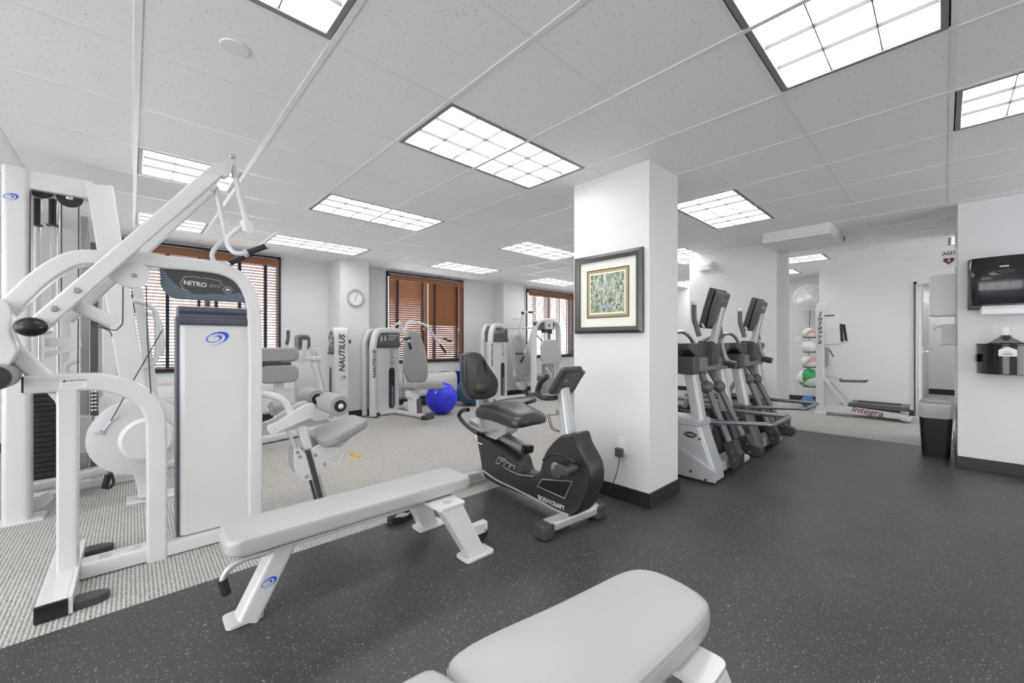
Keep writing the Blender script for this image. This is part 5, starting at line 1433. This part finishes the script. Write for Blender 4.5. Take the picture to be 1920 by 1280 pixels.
# ---------------------------------------------------------------- selectorised machines: a shared tower in local axes
def tower(t, w, zt, dp, sign_z, tall, lettering=True, evo=True):
    """tower front in the plane y=0, x from 0 to w, depth dp; a bent tube up the left side and over the top"""
    k = w - .03
    fp = [(.05, .02), (.05, zt * .70), (.055, zt * .82), (.085, zt * .91), (.14, zt * .965), (.22, zt * .985), (w * .95, zt * .985)]
    fr = obj('frame', MB().sweep([(x, .05, z) for x, z in fp], .085, .10, (0, 1, 0), .3, smooth=4), 'white', t)
    obj('rear_frame', MB().sweep([(x + .0, dp - .03, z) for x, z in fp], .07, .07, (0, 1, 0), .3, smooth=4), 'white', t)
    s0 = .115
    obj('shroud', MB().prism(rrect(w - s0, dp - .06, .04, 5, (w + s0) / 2, dp / 2 + .0), 'z', .06, sign_z[0]), 'white', t)
    sp_ = [(s0, sign_z[0]), (s0, sign_z[1] - .12), (s0 + .025, sign_z[1] - .05), (s0 + .08, sign_z[1]), (w - .01, sign_z[1]), (w - .01, sign_z[0])]
    sg = obj('sign_panel', MB().prism(sp_, 'y', .03, dp - .05), 'dark2', t, bevel=.004)
    obj('sign_ledge', MB().box((s0 - .004, .012, sign_z[0] - .002), (w - .004, .06, sign_z[0] + .075)), 'slate', sg, bevel=.008)
    # muscle diagram figures and text lines printed on the sign
    for fx in (.09, .17):
        fg = MB().ball((s0 + fx, .028, sign_z[1] - .065), .014, 10, 8, (1, .12, 1.2))
        fg.prism([(s0 + fx - .02, sign_z[1] - .085), (s0 + fx + .02, sign_z[1] - .085), (s0 + fx + .012, sign_z[1] - .14), (s0 + fx - .012, sign_z[1] - .14)], 'y', .0285, .0298)
        fo = obj('diagram_figure', fg, 'textl', sg); fo['kind'] = 'stuff'
    for q in range(3):
        obj('print_line', MB().box((s0 + .24, .0285, sign_z[1] - .05 - .035 * q), (s0 + .24 + (w - s0 - .29) * (1 - .2 * q), .0298, sign_z[1] - .038 - .035 * q)), 'textl', sg)
    if evo: text('lettering', 'evo', .185, 'grey', t, (w * .69, .0285, sign_z[0] - .15), (0, 0, 1), (-1, 0, 0), .001)
    # weight window
    wx = w * .69
    obj('weight_window', MB().prism(rrect(.125, .66, .06, 6, wx, .42), 'y', .024, .0295), 'black', t)
    obj('weight_stack', MB().box((wx - .045, .0225, .12), (wx + .045, .0245, .46)), 'dark', t)
    for q in range(15):
        obj('weight_mark', MB().box((wx + .005, .0212, .13 + .022 * q), (wx + .026, .0226, .14 + .022 * q)), 'textl', t)
    obj('selector_pin', MB().lathe([(0, 0), (.011, 0), (.011, .01), (0, .012)], (wx - .025, .0222, .36), (0, -1, 0), 10), M['ballblue'], t)
    obj('foot', MB().lathe([(0, 0), (.045, 0), (.045, .012), (0, .014)], (.06, -.01, .0), (0, 0, 1), 18), 'dark', t)
    if lettering:
        text('lettering', 'NAUTILUS', .08, 'textg', fr, (.035, -.0008, zt * .60), (0, 0, 1), (-1, 0, 0), .001, shear=.25, sx=1.15, bold=.0025)
    return fr
def P3(pts, off): return [(s, off, z) for s, z in pts]
# chest press by the middle window (front line turned 19 degrees)
ev = thing('chest_press', 'white chest press with tall grey back pad before the middle window', 'exercise machine', (0, 0, 0))
tower(ev, .62, 1.365, .26, (1.07, 1.315), True)
pad_ = sp2([(0.382,1.311),(0.492,1.342),(0.606,1.307),(0.710,1.135),(0.785,0.950),(0.818,0.751),(0.811,0.588),(0.764,0.521),(0.568,0.504),(0.424,0.521),(0.334,0.591),(0.275,0.752),(0.269,0.932),(0.298,1.137)], 2)
obj('back_pad', MB().pad(pad_, (0, -.34, 0), (1, 0, 0), (0, 0, 1), .06, .022, .01), 'vinyl', ev)
obj('pad_stem', MB().box((.72, -.34, .45), (.80, -.28, 1.1)), 'white', ev, bevel=.006)
st_ = [(-0.213,0.596),(0.461,0.550),(0.461,0.454),(-0.213,0.516)]
obj('seat_pad', MB().prism(st_, 'y', -1.0, -.76), 'vinyl', ev, bevel=.025)
obj('seat_bracket', MB().prism(sp2([(-0.166,0.500),(-0.011,0.498),(0.011,0.398),(-0.078,0.349),(-0.176,0.398)], 2), 'y', -.92, -.82), 'white', ev, bevel=.004)
obj('seat_post', MB().prism([(-0.067,0.383),(0.057,0.368),(0.081,0.143),(-0.044,0.147)], 'y', -.90, -.82), 'dark2', ev, bevel=.004)
obj('post_shroud', MB().prism([(-0.122,0.369),(-0.067,0.362),(-0.056,0.151),(-0.100,0.158)], 'y', -.92, -.80), 'white', ev, bevel=.004)
obj('base_rail', MB().sweep([(.2, .06, .04), (.46, -.02, .04), (.33, -.73, .04)], .07, .06, (0, 0, 1), .3), 'white', ev)
obj('base_end', MB().box((.24, -.84, .0), (.43, -.73, .06)), 'dark', ev, bevel=.008)
obj('rear_rail', MB().box((.5, .18, .01), (.95, .25, .07)), 'white', ev, bevel=.01)
for u_ in ([(0.724,0.774),(0.724,0.162)], [(0.828,0.531),(0.828,0.112)]):
    obj('cable', MB().tube(P3(u_, .06), .006, n=6), 'wire', ev)
pw = [(0.767,0.085)][0]
obj('pulley', MB().lathe([(0, 0), (.06, 0), (.065, .01), (.065, .03), (.06, .04), (0, .04)], (pw[0], .02, pw[1]), (0, 1, 0), 24), 'white', ev)
a1 = [(0.415,1.368),(0.647,1.525),(0.672,1.517)]
a1b = [(0.042,1.430),(0.200,1.242),(0.247,1.162)]
arm1 = obj('press_arm', MB().tube([(a1[0][0], .1, a1[0][1]), (a1[1][0], .0, a1[1][1]), (a1b[0][0], -.50, a1b[0][1])], .018, n=10).tube(P3(a1b, -.50), .02, n=10), 'white', ev)
a2 = [(0.776,1.388),(0.815,1.480),(0.908,1.520),(1.114,1.501),(1.331,1.452),(1.514,1.299),(1.704,1.119)]
arm2 = obj('press_arm', MB().tube(P3(a2, .06), .022, n=10, smooth=3), 'white', ev)
for nm, off, pts in (('a', -.54, [(0.055,1.194),(0.226,1.226)]), ('b', -.54, [(0.202,1.146),(0.249,1.041)])):
    g_ = obj('hand_grip', MB().tube(P3(pts, off), .021, n=12), 'black', arm1)
    obj('grip_end', MB().ball((pts[0 if nm == 'a' else 1][0], off, pts[0 if nm == 'a' else 1][1]), .024, 12, 8), 'silver', arm1)
obj('grip_stub', MB().tube(P3([(1.675,1.200),(1.806,1.221)], .05), .014, n=8), 'silver', arm2)
for pts in ([(1.708,1.109),(1.890,0.953)], [(1.823,1.221),(2.063,1.170)]):
    obj('hand_grip', MB().tube(P3(pts, .05), .022, n=12), 'black', arm2)
    obj('grip_end', MB().ball((pts[1][0], .05, pts[1][1]), .024, 12, 8), 'silver', arm2)
ev.location = (2.68, 5.953, 0); ev.rotation_euler = (0, 0, math.radians(19))

# second tower machine: row with raised arms by the right pilaster
rw = thing('shoulder_press', 'white shoulder press with grey back pad and raised cross bar beside the right window', 'exercise machine', (0, 0, 0))
tower(rw, .66, 1.50, .26, (1.16, 1.46), True)
pad_ = sp2([(0.698,1.235),(0.828,1.312),(1.030,1.276),(1.216,1.045),(1.435,0.740),(1.477,0.539),(1.312,0.450),(1.030,0.461),(0.828,0.557),(0.698,0.771),(0.656,0.998)], 2)
obj('back_pad', MB().pad(pad_, (0, -.06, 0), (1, 0, 0), (0, 0, 1), .06, .022, .01), 'vinyl2', rw)
obj('pad_stem', MB().box((.80, -.06, .45), (.88, .0, 1.15)), 'white', rw, bevel=.006)
st_ = [(0.976,0.427),(2.061,0.431),(2.089,0.330),(1.022,0.334)]
obj('seat_pad', MB().prism(st_, 'y', -.33, .03), 'vinyl2', rw, bevel=.02)
obj('seat_bracket', MB().prism(sp2([(0.885,0.321),(1.158,0.320),(1.277,0.230),(1.135,0.153),(0.952,0.171)], 2), 'y', -.10, -.02), 'white', rw, bevel=.004)
obj('seat_post', MB().prism([(1.112,0.178),(1.277,0.161),(1.301,-0.071),(1.135,-0.051)], 'y', -.10, -.03), 'dark2', rw, bevel=.004)
obj('base_rail', MB().sweep([(.2, .06, .04), (.66, .0, .04), (1.05, -.14, .04)], .07, .06, (0, 0, 1), .3), 'white', rw)
cbar = [(0.302,1.439),(0.647,1.439),(1.522,1.464)]
obj('cross_tube', MB().tube(P3(cbar, -.1), .02, n=10), 'white', rw)
vb = [(0.864,1.749),(0.798,1.550),(0.732,1.386),(0.798,1.257),(0.955,1.104),(1.000,1.026),(0.932,0.917)]
arm1 = obj('press_arm', MB().tube(P3(vb, -.2), .02, n=10, smooth=3), 'white', rw)
obj('ball_stop', MB().ball((vb[0][0], -.2, vb[0][1]), .035, 14, 10), 'dark', arm1)
for pts in ([(0.569,0.927),(0.829,0.920)], [(0.873,0.864),(0.762,0.749)]):
    obj('hand_grip', MB().tube(P3(pts, -.22), .022, n=12), 'dark', arm1)
obj('top_bar', MB().tube(P3([(0.887,1.773),(1.507,1.799)], -.2), .018, n=10), 'white', rw)
obj('bar_grip', MB().tube(P3([(1.093,1.780),(1.284,1.792)], -.2), .024, n=12), 'black', rw)
obj('top_link', MB().tube(P3([(0.838,1.633),(1.197,1.673)], .0), .014, n=8), 'white', rw)
vb2 = [(1.928,1.392),(2.172,1.271),(2.415,1.131),(2.633,0.934)]
arm2 = obj('press_arm', MB().tube(P3(vb2, .1), .024, n=10, smooth=3), 'white', rw)
for pts in ([(2.592,0.902),(2.836,0.896)], [(2.444,0.834),(2.387,0.695)]):
    obj('hand_grip', MB().tube(P3(pts, .08), .024, n=12), 'dark', arm2)
obj('side_strut', MB().prism([(1.755,1.388),(1.859,1.390),(1.807,1.048),(1.755,0.565),(1.603,0.573),(1.553,1.051)], 'y', .04, .10), 'white', rw, bevel=.006)
rw.location = (4.96, 5.86, 0); rw.rotation_euler = (0, 0, math.radians(16))

# third tower, seen front on by the right window
pl_ = thing('pulldown_tower', 'white arched tower with pale seat back before the right window', 'exercise machine', (0, 0, 0))
ar = [(-0.573,0.160),(-0.573,1.170),(-0.527,1.458),(-0.363,1.572),(-0.068,1.618),(0.246,1.621),(0.495,1.561),(0.580,1.433),(0.609,1.170),(0.609,0.033)]
obj('arch', MB().sweep([(s, 0, z) for s, z in ar], .07, .12, (0, 1, 0), .3, smooth=3), 'white', pl_)
hd0 = [(-0.550,1.563),(0.336,1.600),(0.336,1.426),(-0.550,1.382)]
hdr = obj('header_panel', MB().prism(hd0, 'y', -.03, .03), 'slate', pl_, bevel=.004)
hb0 = [(-0.185,1.578),(0.151,1.592),(0.151,1.432),(-0.185,1.424)]
hbx = obj('header_box', MB().prism(hb0, 'y', -.08, -.03), 'white', pl_, bevel=.004)
mk = [(-0.080,1.526),(0.024,1.541),(-0.002,1.484),(-0.080,1.471)]
obj('red_mark', MB().prism(mk, 'y', -.083, -.08), 'red', hbx)
for pts in ([(-0.284,1.421),(-0.059,1.427),(-0.059,1.349),(-0.284,1.345)], [(-0.007,1.428),(0.124,1.432),(0.124,1.341),(-0.007,1.338)]):
    obj('stop_pad', MB().prism(pts, 'y', -.08, -.02), 'black', pl_, bevel=.004)
for pts in ([(-0.293,1.345),(-0.342,1.170)], [(0.087,1.352),(0.087,1.170)], [(0.248,1.401),(0.248,1.170)]):
    obj('guide_rod', MB().tube(P3(pts, -.05), .008, n=6), 'dark', pl_)
sbk = sp2([(-0.446,1.181),(0.249,1.204),(0.361,0.996),(0.446,0.726),(0.167,0.704),(-0.422,0.753),(-0.494,0.958)], 2)
obj('back_panel', MB().pad(sbk, (0, -.10, 0), (1, 0, 0), (0, 0, 1), .05, .02), 'vinyl2', pl_)
obj('lower_post', MB().prism([(-0.222,0.710),(0.194,0.690),(0.194,0.084),(-0.222,0.129)], 'y', -.1, .0), 'grey', pl_, bevel=.006)
obj('tube_handle', MB().tube(P3([(-0.632,0.652),(-0.440,0.535),(-0.390,0.468)], -.3), .016, n=8), 'white', pl_)
obj('base_rail', MB().box((-.05, -.25, 0), (.75, .12, .05)), 'white', pl_, bevel=.008)
obj('floor_pad', MB().box((.0, -.33, 0), (.12, -.25, .05)), 'black', pl_, bevel=.004)
pl_.location = (6.40, 5.75, 0); pl_.rotation_euler = (0, 0, math.radians(16))

# abdominal machine by the first pilaster, tower turned to the left
ab = thing('abdominal_machine', 'white abdominal machine with grey bolsters and a dark lettered tower beside the wall clock', 'exercise machine', (2.0, 5.9, 0))
AX0, AX1, AY0, AY1 = 2.115, 2.33, 5.95, 6.22
tp_ = rrect(AX1 - AX0, AY1 - AY0, .05, 5, (AX0 + AX1) / 2, (AY0 + AY1) / 2)
rings = [[(x, y, z) for x, y in tp_] for z in (.02, 1.24)]
for dz, s in ((.06, .98), (.10, .88), (.125, .70), (.135, .4)):
    rings.append([((AX0 + AX1) / 2 + (x - (AX0 + AX1) / 2) * (s * .3 + .7 if False else 1) , (AY0 + AY1) / 2 + (y - (AY0 + AY1) / 2) * s, 1.24 + dz) for x, y in tp_])
tw_ = obj('tower', MB().loft(rings), 'white', ab)
sp_ = [(5.985, 1.0), (5.985, 1.22), (6.02, 1.30), (6.07, 1.325), (6.11, 1.325), (6.16, 1.29), (6.185, 1.22), (6.185, 1.0)]
sgp = obj('sign_panel', MB().prism(sp_, 'x', AX0 - .006, AX0 + .004), 'slate', ab, bevel=.003)
for q, (y0, z0, a_, b_) in enumerate(((6.02, 1.23, .05, .03), (6.10, 1.13, .03, .09), (6.15, 1.10, .025, .09), (6.02, 1.17, .05, .03), (6.02, 1.12, .07, .01), (6.02, 1.09, .07, .01))):
    obj('print_line', MB().box((AX0 - .0072, y0, z0), (AX0 - .006, y0 + a_, z0 + b_)), 'textl', sgp)
obj('ledge', MB().box((AX0 - .02, 5.985, .985), (AX0, 6.185, 1.02)), 'dark', ab, bevel=.005)
obj('weight_window', MB().prism(rrect(.08, .5, .04, 5, 6.11, .55), 'x', AX0 - .003, AX0 + .002), 'dark', ab)
text('lettering', 'NAUTILUS', .115, 'textg', tw_, (2.222, 5.9485, 1.0), (0, 0, 1), (-1, 0, 0), .001, shear=.2, bold=.003)
swirl('swirl_emblem', 'blue', tw_, (2.222, 5.9495, .64), (1, 0, 0), (0, 0, 1), .055)
obj('adjust_knob', MB().lathe([(0, 0), (.03, 0), (.03, .03), (0, .04)], (AX1, 6.0, 1.17), (1, 0, 0), 14), 'dark2', ab)
YB_ = 5.4
bo1 = rrect(.47, .19, .09, 6)
c1 = [(1.198,1.019)][0]; c2 = [(1.224,0.799)][0]; 
obj('bolster', MB().pad(rrect(.50, .165, .075, 6), (c1[0], 5.3, c1[1]), (1, 0, 0), (0, 0, 1), .13, .05, .0).xf(Matrix.Identity(4)), 'vinyl', ab)
obj('back_pad', MB().pad(rrect(.40, .20, .08, 6), (c2[0], 5.2, c2[1]), (1, 0, 0), (0, 0, 1), .07, .03), 'vinyl', ab)
obj('pad_rail', MB().box((c1[0] - .25, 5.2, c1[1] - .13), (c1[0] + .16, 5.3, c1[1] - .09)), 'dark', ab, bevel=.004)
obj('pad_stem', MB().box((c2[0] - .04, 5.2, .25), (c2[0] + .06, 5.27, c2[1] - .05)), 'white', ab, bevel=.006)
g_ = [(1.387,1.306),(1.387,1.209),(1.369,1.131)]
obj('hand_grip', MB().tube(y3(g_, 5.45), .02, n=12, smooth=3), 'dark2', ab)
obj('grip_post', MB().tube(y3([(1.369,1.131),(1.363,1.028)], 5.45), .02, n=10), 'white', ab)
hp = [(1.583,1.163)][0]
obj('head_pad', MB().pad(rrect(.19, .205, .06, 5), (hp[0], 5.60, hp[1]), (1, 0, 0), (0, 0, 1), .06, .02), 'vinyl', ab)
obj('pad_plate', MB().prism(rrect(.13, .15, .04, 4, hp[0] + .01, hp[1]), 'y', 5.525, 5.54), 'dark2', ab)
hs = [(1.593,1.190),(1.587,1.103),(1.562,0.956),(1.531,0.904)]
obj('head_stem', MB().sweep(y3(hs, 5.5), .06, .03, (0, 1, 0), .3, smooth=2), 'white', ab)
obj('frame_bar', MB().sweep(y3([(1.448,0.945),(1.788,0.948)], 5.55), .055, .06, (0, 1, 0), .25), 'white', ab)
for pts, y in (([(1.660,1.053),(1.777,1.051),(1.844,0.650)], 5.6), ([(1.744,1.099),(1.771,0.814)], 5.75), ([(1.681,0.905),(1.720,0.788),(1.765,0.655),(1.791,0.522)], 5.5), ([(1.780,1.030),(1.901,0.528)], 5.65)):
    obj('link_bar', MB().sweep(y3(pts, y), .05, .03, (0, 1, 0), .25), 'white', ab)
obj('side_grip', MB().tube(y3([(1.694,0.911),(1.713,0.814)], 5.52), .02, n=10), 'dark2', ab)
obj('base_rail', MB().sweep([(1.05, 5.3, .05), (2.12, 5.62, .05)], .09, .08, (0, 0, 1), .3), 'white', ab)
obj('tower_foot', MB().box((2.06, 5.86, 0), (2.36, 6.24, .05)), 'white', ab, bevel=.01)
obj('cam_cover', MB().lathe([(0, 0), (.17, 0), (.185, .02), (.17, .05), (0, .05)], (1.75, 5.45, .33), (0, 1, 0), 32), 'shade', ab)
obj('lower_roller', MB().lathe([(0, 0), (.05, 0), (.055, .01), (.055, .24), (.05, .25), (0, .25)], (*[(1.128,0.456)][0][:1], 5.1, [(1.128,0.456)][0][1]), (1, .3, 0), 20), 'vinyl2', ab)
obj('lower_link', MB().tube(y3([(1.133,0.467),(1.170,0.348)], 5.18), .03, n=10), 'silver', ab)
obj('floor_rail', MB().sweep([(.95, 5.15, .05), (1.0, 5.75, .05)], .09, .08, (0, 0, 1), .3), 'white', ab)
# ================================================================ two arc trainers beyond the column
def trainer(label, body, badge_text, dx):
    t = thing('arc_trainer', label, 'exercise machine', (3.85, 1.6, 0), 'arc trainers beyond the picture column')
    def xp(prof, x0, x1): return MB().prism(prof, 'x', x0, x1)
    # near shroud and wedge foot
    sp_ = [(1.355,0.449),(1.296,0.454),(1.230,0.197),(1.283,0.107)]
    y_f = [p[0] for p in sp_]
    zs = [(.02, 1.275, 2.35), (.13, 1.29, 2.34), (.33, 1.36, 2.3), (.455, 1.40, 2.28)]
    rings = []
    for z, ya, yb in zs: rings.append([(3.47, ya + .02, z), (3.49, ya, z), (3.67, ya, z), (3.69, ya + .02, z), (3.69, yb, z), (3.47, yb, z)])
    obj('shroud', MB().loft(rings), body, t, bevel=.006)
    cap = [[(3.462, 1.395, .455), (3.70, 1.395, .455), (3.70, 2.28, .455), (3.462, 2.28, .455)], [(3.462, 1.40, .505), (3.70, 1.40, .505), (3.70, 2.26, .505), (3.462, 2.26, .505)], [(3.48, 1.43, .52), (3.68, 1.43, .52), (3.68, 2.22, .52), (3.48, 2.22, .52)]]
    obj('shroud_cap', MB().loft(cap), body, t, bevel=.005)
    wdg = [(1.265, .018), (1.265, .115), (1.30, .125), (1.36, .16), (1.75, .36), (1.80, .36), (1.80, .02)]
    obj('side_wedge', xp(wdg, 3.445, 3.475), body, t, bevel=.008)
    obj('floor_skid', MB().box((3.46, 1.30, 0), (3.68, 2.3, .02)), 'black', t)
    bc = [(1.477,0.378)][0]
    bdg = obj('oval_badge', xp(ellipse_ring(.052, .022, 28, 0, *bc), 3.464, 3.47) if False else xp([(bc[0] + a, max(.30, min(.44, bc[1])) + b) for a, b in ellipse_ring(.055, .024, 28)], 3.461, 3.47), 'blackp', t)
    text('lettering', badge_text.strip(), .030, 'textl', bdg, (3.4605, bc[0], max(.30, min(.44, bc[1]))), (0, -1, 0), (0, 0, 1), .0006)
    for q in [(1.398,0.353),(1.464,0.074),(1.341,0.032)]:
        obj('screw', MB().lathe([(0, 0), (.010, 0), (.010, .004), (0, .005)], (3.468 if q[1] > .2 else 3.445, q[0], q[1]), (-1, 0, 0), 10), 'black', t)
    obj('floor_beam', MB().box((3.67, 1.30, .05), (4.25, 1.42, .13)), 'silver', t, bevel=.008)
    obj('rear_beam', MB().box((3.67, 2.2, .03), (4.25, 2.3, .11)), 'silver', t, bevel=.008)
    # far shroud, drive housing and pedals
    zs2 = [(.02, 1.33, 2.3), (.33, 1.42, 2.26), (.52, 1.5, 2.2)]
    rings = [[(4.27, ya, z), (4.43, ya, z), (4.43, yb, z), (4.27, yb, z)] for z, ya, yb in zs2]
    obj('far_shroud', MB().loft(rings), 'dark', t, bevel=.01)
    obj('drive_housing', MB().loft([[(3.72, ya, z), (4.25, ya, z), (4.25, yb, z), (3.72, yb, z)] for z, ya, yb in ((.02, 1.47, 2.25), (.28, 1.52, 2.25), (.46, 1.62, 2.2))]), 'dark', t, bevel=.01)
    for x in (3.86, 4.12):
        obj('foot_pedal', MB().prism(rrect(.15, .40, .03, 3, x, 1.98), 'z', .50, .53), 'dark2', t, bevel=.006)
        obj('pedal_arm', MB().sweep([(x, 2.15, .49), (x, 1.45, .38)], .05, .05, (1, 0, 0), .25), 'grey', t)
    # two uprights leaning back and their cross housing
    up = [(1.517,0.937),(1.440,0.534)]
    for x in (3.565, 4.22):
        obj('upright', MB().sweep([(x, up[0][0], up[0][1]), (x, up[1][0], .50)], .095, .11, (1, 0, 0), .25), 'silver', t)
    yc = up[0][0]
    ch = obj('cross_housing', MB().box((3.50, yc - .06, .90), (4.30, yc + .07, 1.035)), 'greyb' if 'greyb' in M else M.setdefault('greyb', mat('warm grey plastic', (.20, .20, .19), .45)), t, bevel=.02)
    obj('housing_end', MB().box((3.47, yc - .075, .885), (3.60, yc + .085, 1.045)), 'dark', t, bevel=.022)
    # tray with winged ends
    try_ = [(3.42, 1.155), (4.36, 1.155), (4.36, 1.10), (4.22, 1.04), (4.10, 1.02), (3.68, 1.02), (3.56, 1.04), (3.42, 1.10)]
    obj('tray', MB().prism(try_, 'y', yc - .055, yc + .30), 'dark', t, bevel=.012)
    obj('mast_joint', MB().prism([(yc + .03, .93), (yc - .10, .96), (yc - .12, 1.10), (yc - .10, 1.17), (yc + .04, 1.18)], 'x', 3.80, 3.96), 'dark', t, bevel=.02)
    m0 = [(1.447,1.131),(1.374,1.481)]
    obj('mast', MB().sweep([(3.88, *m0[0]), (3.88, *m0[1])], .06, .075, (1, 0, 0), .25), 'silver', t)
    # console
    s_ = [(1.409,1.634),(1.510,1.309)]
    (ya, za), (yb, zb) = s_
    d_ = V(0, yb - ya, zb - za); L_ = d_.length; d_.normalize(); nv = V(0, d_.z, -d_.y)
    if nv.y > 0: nv = -nv
    def crow(w0, w1, t_, ext0, ext1):
        p0 = V(0, ya, za) - d_ * ext0 + nv * t_; p1 = V(0, yb, zb) + d_ * ext1 + nv * t_
        pm = (p0 + p1) / 2
        return [(3.85 - w1, p1.y, p1.z), (3.85 - w0 * .98, pm.y, pm.z), (3.85 - w0, p0.y, p0.z), (3.85 + w0, p0.y, p0.z), (3.85 + w0 * .98, pm.y, pm.z), (3.85 + w1, p1.y, p1.z)]
    cn = obj('console', MB().loft([crow(.13, .11, -.01, 0, 0), crow(.15, .125, .005, .012, .01), crow(.15, .125, .04, .012, .01), crow(.145, .12, .045, .0, .0)]), 'dark', t, bevel=.01)
    bs = obj('console_back', MB().loft([crow(.14, .10, .052, .0, .0), crow(.142, .10, .075, -.005, -.02), crow(.12, .07, .095, -.02, -.08)]), 'dark2', t, bevel=.012)
    pc = V(3.85, (ya * .78 + yb * .22), (za * .78 + zb * .22)) + nv * .096
    if badge_text == 'CYBEX':
        text('lettering', 'CYBEX', .042, 'textl', bs, tuple(pc + nv * .0), (1, 0, 0), tuple(-d_), .0015)
    else:
        for sx in (-.04, .04): obj('round_mark', MB().lathe([(.012, 0), (.016, 0), (.016, .002), (.012, .002)], tuple(pc + V(sx, 0, 0)), nv, 16), 'grey', bs)
    obj('cup_clip', MB().tube([(3.72, yb - .03, zb + .02), (3.72, yb - .05, zb - .02)], .011, n=8), 'silver', cn)
    # moving arms: grip, bend, long foot link and boot
    for x, g_, lk in ((3.85, [(1.468,1.485),(1.466,1.371),(1.446,1.297),(1.424,1.215)], [(1.566,0.931),(1.484,0.754),(1.285,0.249)]), (4.15, [(1.495,1.377),(1.485,1.299),(1.471,1.196),(1.461,1.119),(1.437,1.027),(1.404,0.972)], [(1.595,0.917),(1.485,0.736),(1.279,0.286)])):
        gx = 3.52 if x < 4 else 4.15
        ga = obj('hand_lever', MB().tube([(gx, *q) for q in g_], .021, n=12, smooth=3), 'dark2' if x < 4 else 'grey', t)
        if x > 4: obj('lever_sleeve', MB().tube([(gx, *q) for q in g_[:3]], .024, n=12, smooth=3), 'dark2', ga)
        if x < 4: obj('lever_tip', MB().lathe([(0, -.005), (.024, 0), (.024, .02), (.015, .03), (0, .032)], (gx, g_[0][0], g_[0][1]), (0, 0, 1), 14), 'silver', ga)
        else: obj('lever_end', MB().tube([(gx, g_[-1][0] + .03, g_[-1][1]), (gx, g_[-1][0] - .07, g_[-1][1] - .02)], .034, n=12), 'dark', ga)
        lko = obj('link_arm', MB().tube([(x, *q) for q in lk], .029, n=14), M.setdefault('linkgrey', mat('blue grey tube', (.15, .16, .165), .35, .3)), t)
        jt = MB().ball((x - .03, *lk[1]), .062, 18, 12, (1.15, .8, .9)).ball((x + .02, *lk[1]), .055, 14, 10, (1.1, .8, .9))
        obj('link_joint', MB().ball((x - .01, *lk[1]), .066, 20, 12, (1.35, .8, .85)), 'dark2', lko)
        bt = [[(1.342,0.267),(1.237,0.318),(1.203,0.223),(1.186,0.203),(1.191,0.119),(1.220,0.061),(1.263,0.056),(1.289,0.144),(1.315,0.200)], [(1.334,0.262),(1.230,0.324),(1.199,0.246),(1.117,0.218),(1.117,0.150),(1.143,0.126),(1.230,0.132),(1.288,0.145),(1.315,0.190)]][x > 4]
        bo_ = obj('boot', xp(bt, x - .045, x + .055), 'bootblack' if 'bootblack' in M else M.setdefault('bootblack', mat('black boot plastic', (.03, .031, .034), .4)), t, bevel=.012)
        by = sum(q[0] for q in bt) / len(bt); bz = sum(q[1] for q in bt) / len(bt)
        for dz in (.035, -.035): obj('screw', MB().lathe([(0, 0), (.013, 0), (.013, .004), (0, .006)], (x - .045, by + dz * .3, bz + dz), (-1, 0, 0), 12), 'dark2', bo_)
    obj('far_foot', MB().prism([(1.30, .012), (1.30, .05), (1.40, .13), (1.60, .13), (1.60, .012)], 'x', 4.28, 4.42), 'silver', t, bevel=.008)
    # second parallel strut behind the links
    obj('rear_strut', MB().tube([(4.0, yc + .05, .88), (4.0, yc + .25, .52)], .025, n=10), 'grey', t)
    # fixed front hand bars on the tray
    fb = [(3.44, yc + .32, 1.17), (3.44, yc + .20, 1.22), (3.50, yc + .06, 1.255), (3.58, yc + .02, 1.22), (3.64, yc + .0, 1.15)]
    obj('fixed_bar', MB().tube(fb, .017, n=10, smooth=4), 'steel', t)
    obj('fixed_grip', MB().tube([(3.52, yc + .12, 1.24), (3.52, yc + .18, 1.15)], .024, n=10), 'dark', t)
    # low guard rail looping in front
    rl = [(3.66, 2.1, .40), (3.70, 1.5, .455), (3.75, 1.0, .497), (3.755, .955, .498), (3.79, .935, .498), (4.24, .935, .499), (4.275, .955, .499), (4.28, 1.0, .499), (4.28, 2.1, .49)]
    gro = obj('guard_rail', MB().tube(rl, .0185, n=12), 'steelg' if 'steelg' in M else M.setdefault('steelg', mat('satin steel', (.20, .21, .22), .32, .6)), t)
    obj('rail_sleeve', MB().tube([(3.687, 1.70, .436), (3.705, 1.42, .462)], .0215, n=12), 'dark2', gro)
    t.location.x += dx
    return t
trainer('silver and grey arc trainer next to the picture column', 'silver', 'CYBEX ', 0)
trainer('charcoal arc trainer behind the silver one, nearer the far wall', 'dark2', 'CYBEX', 1.15)
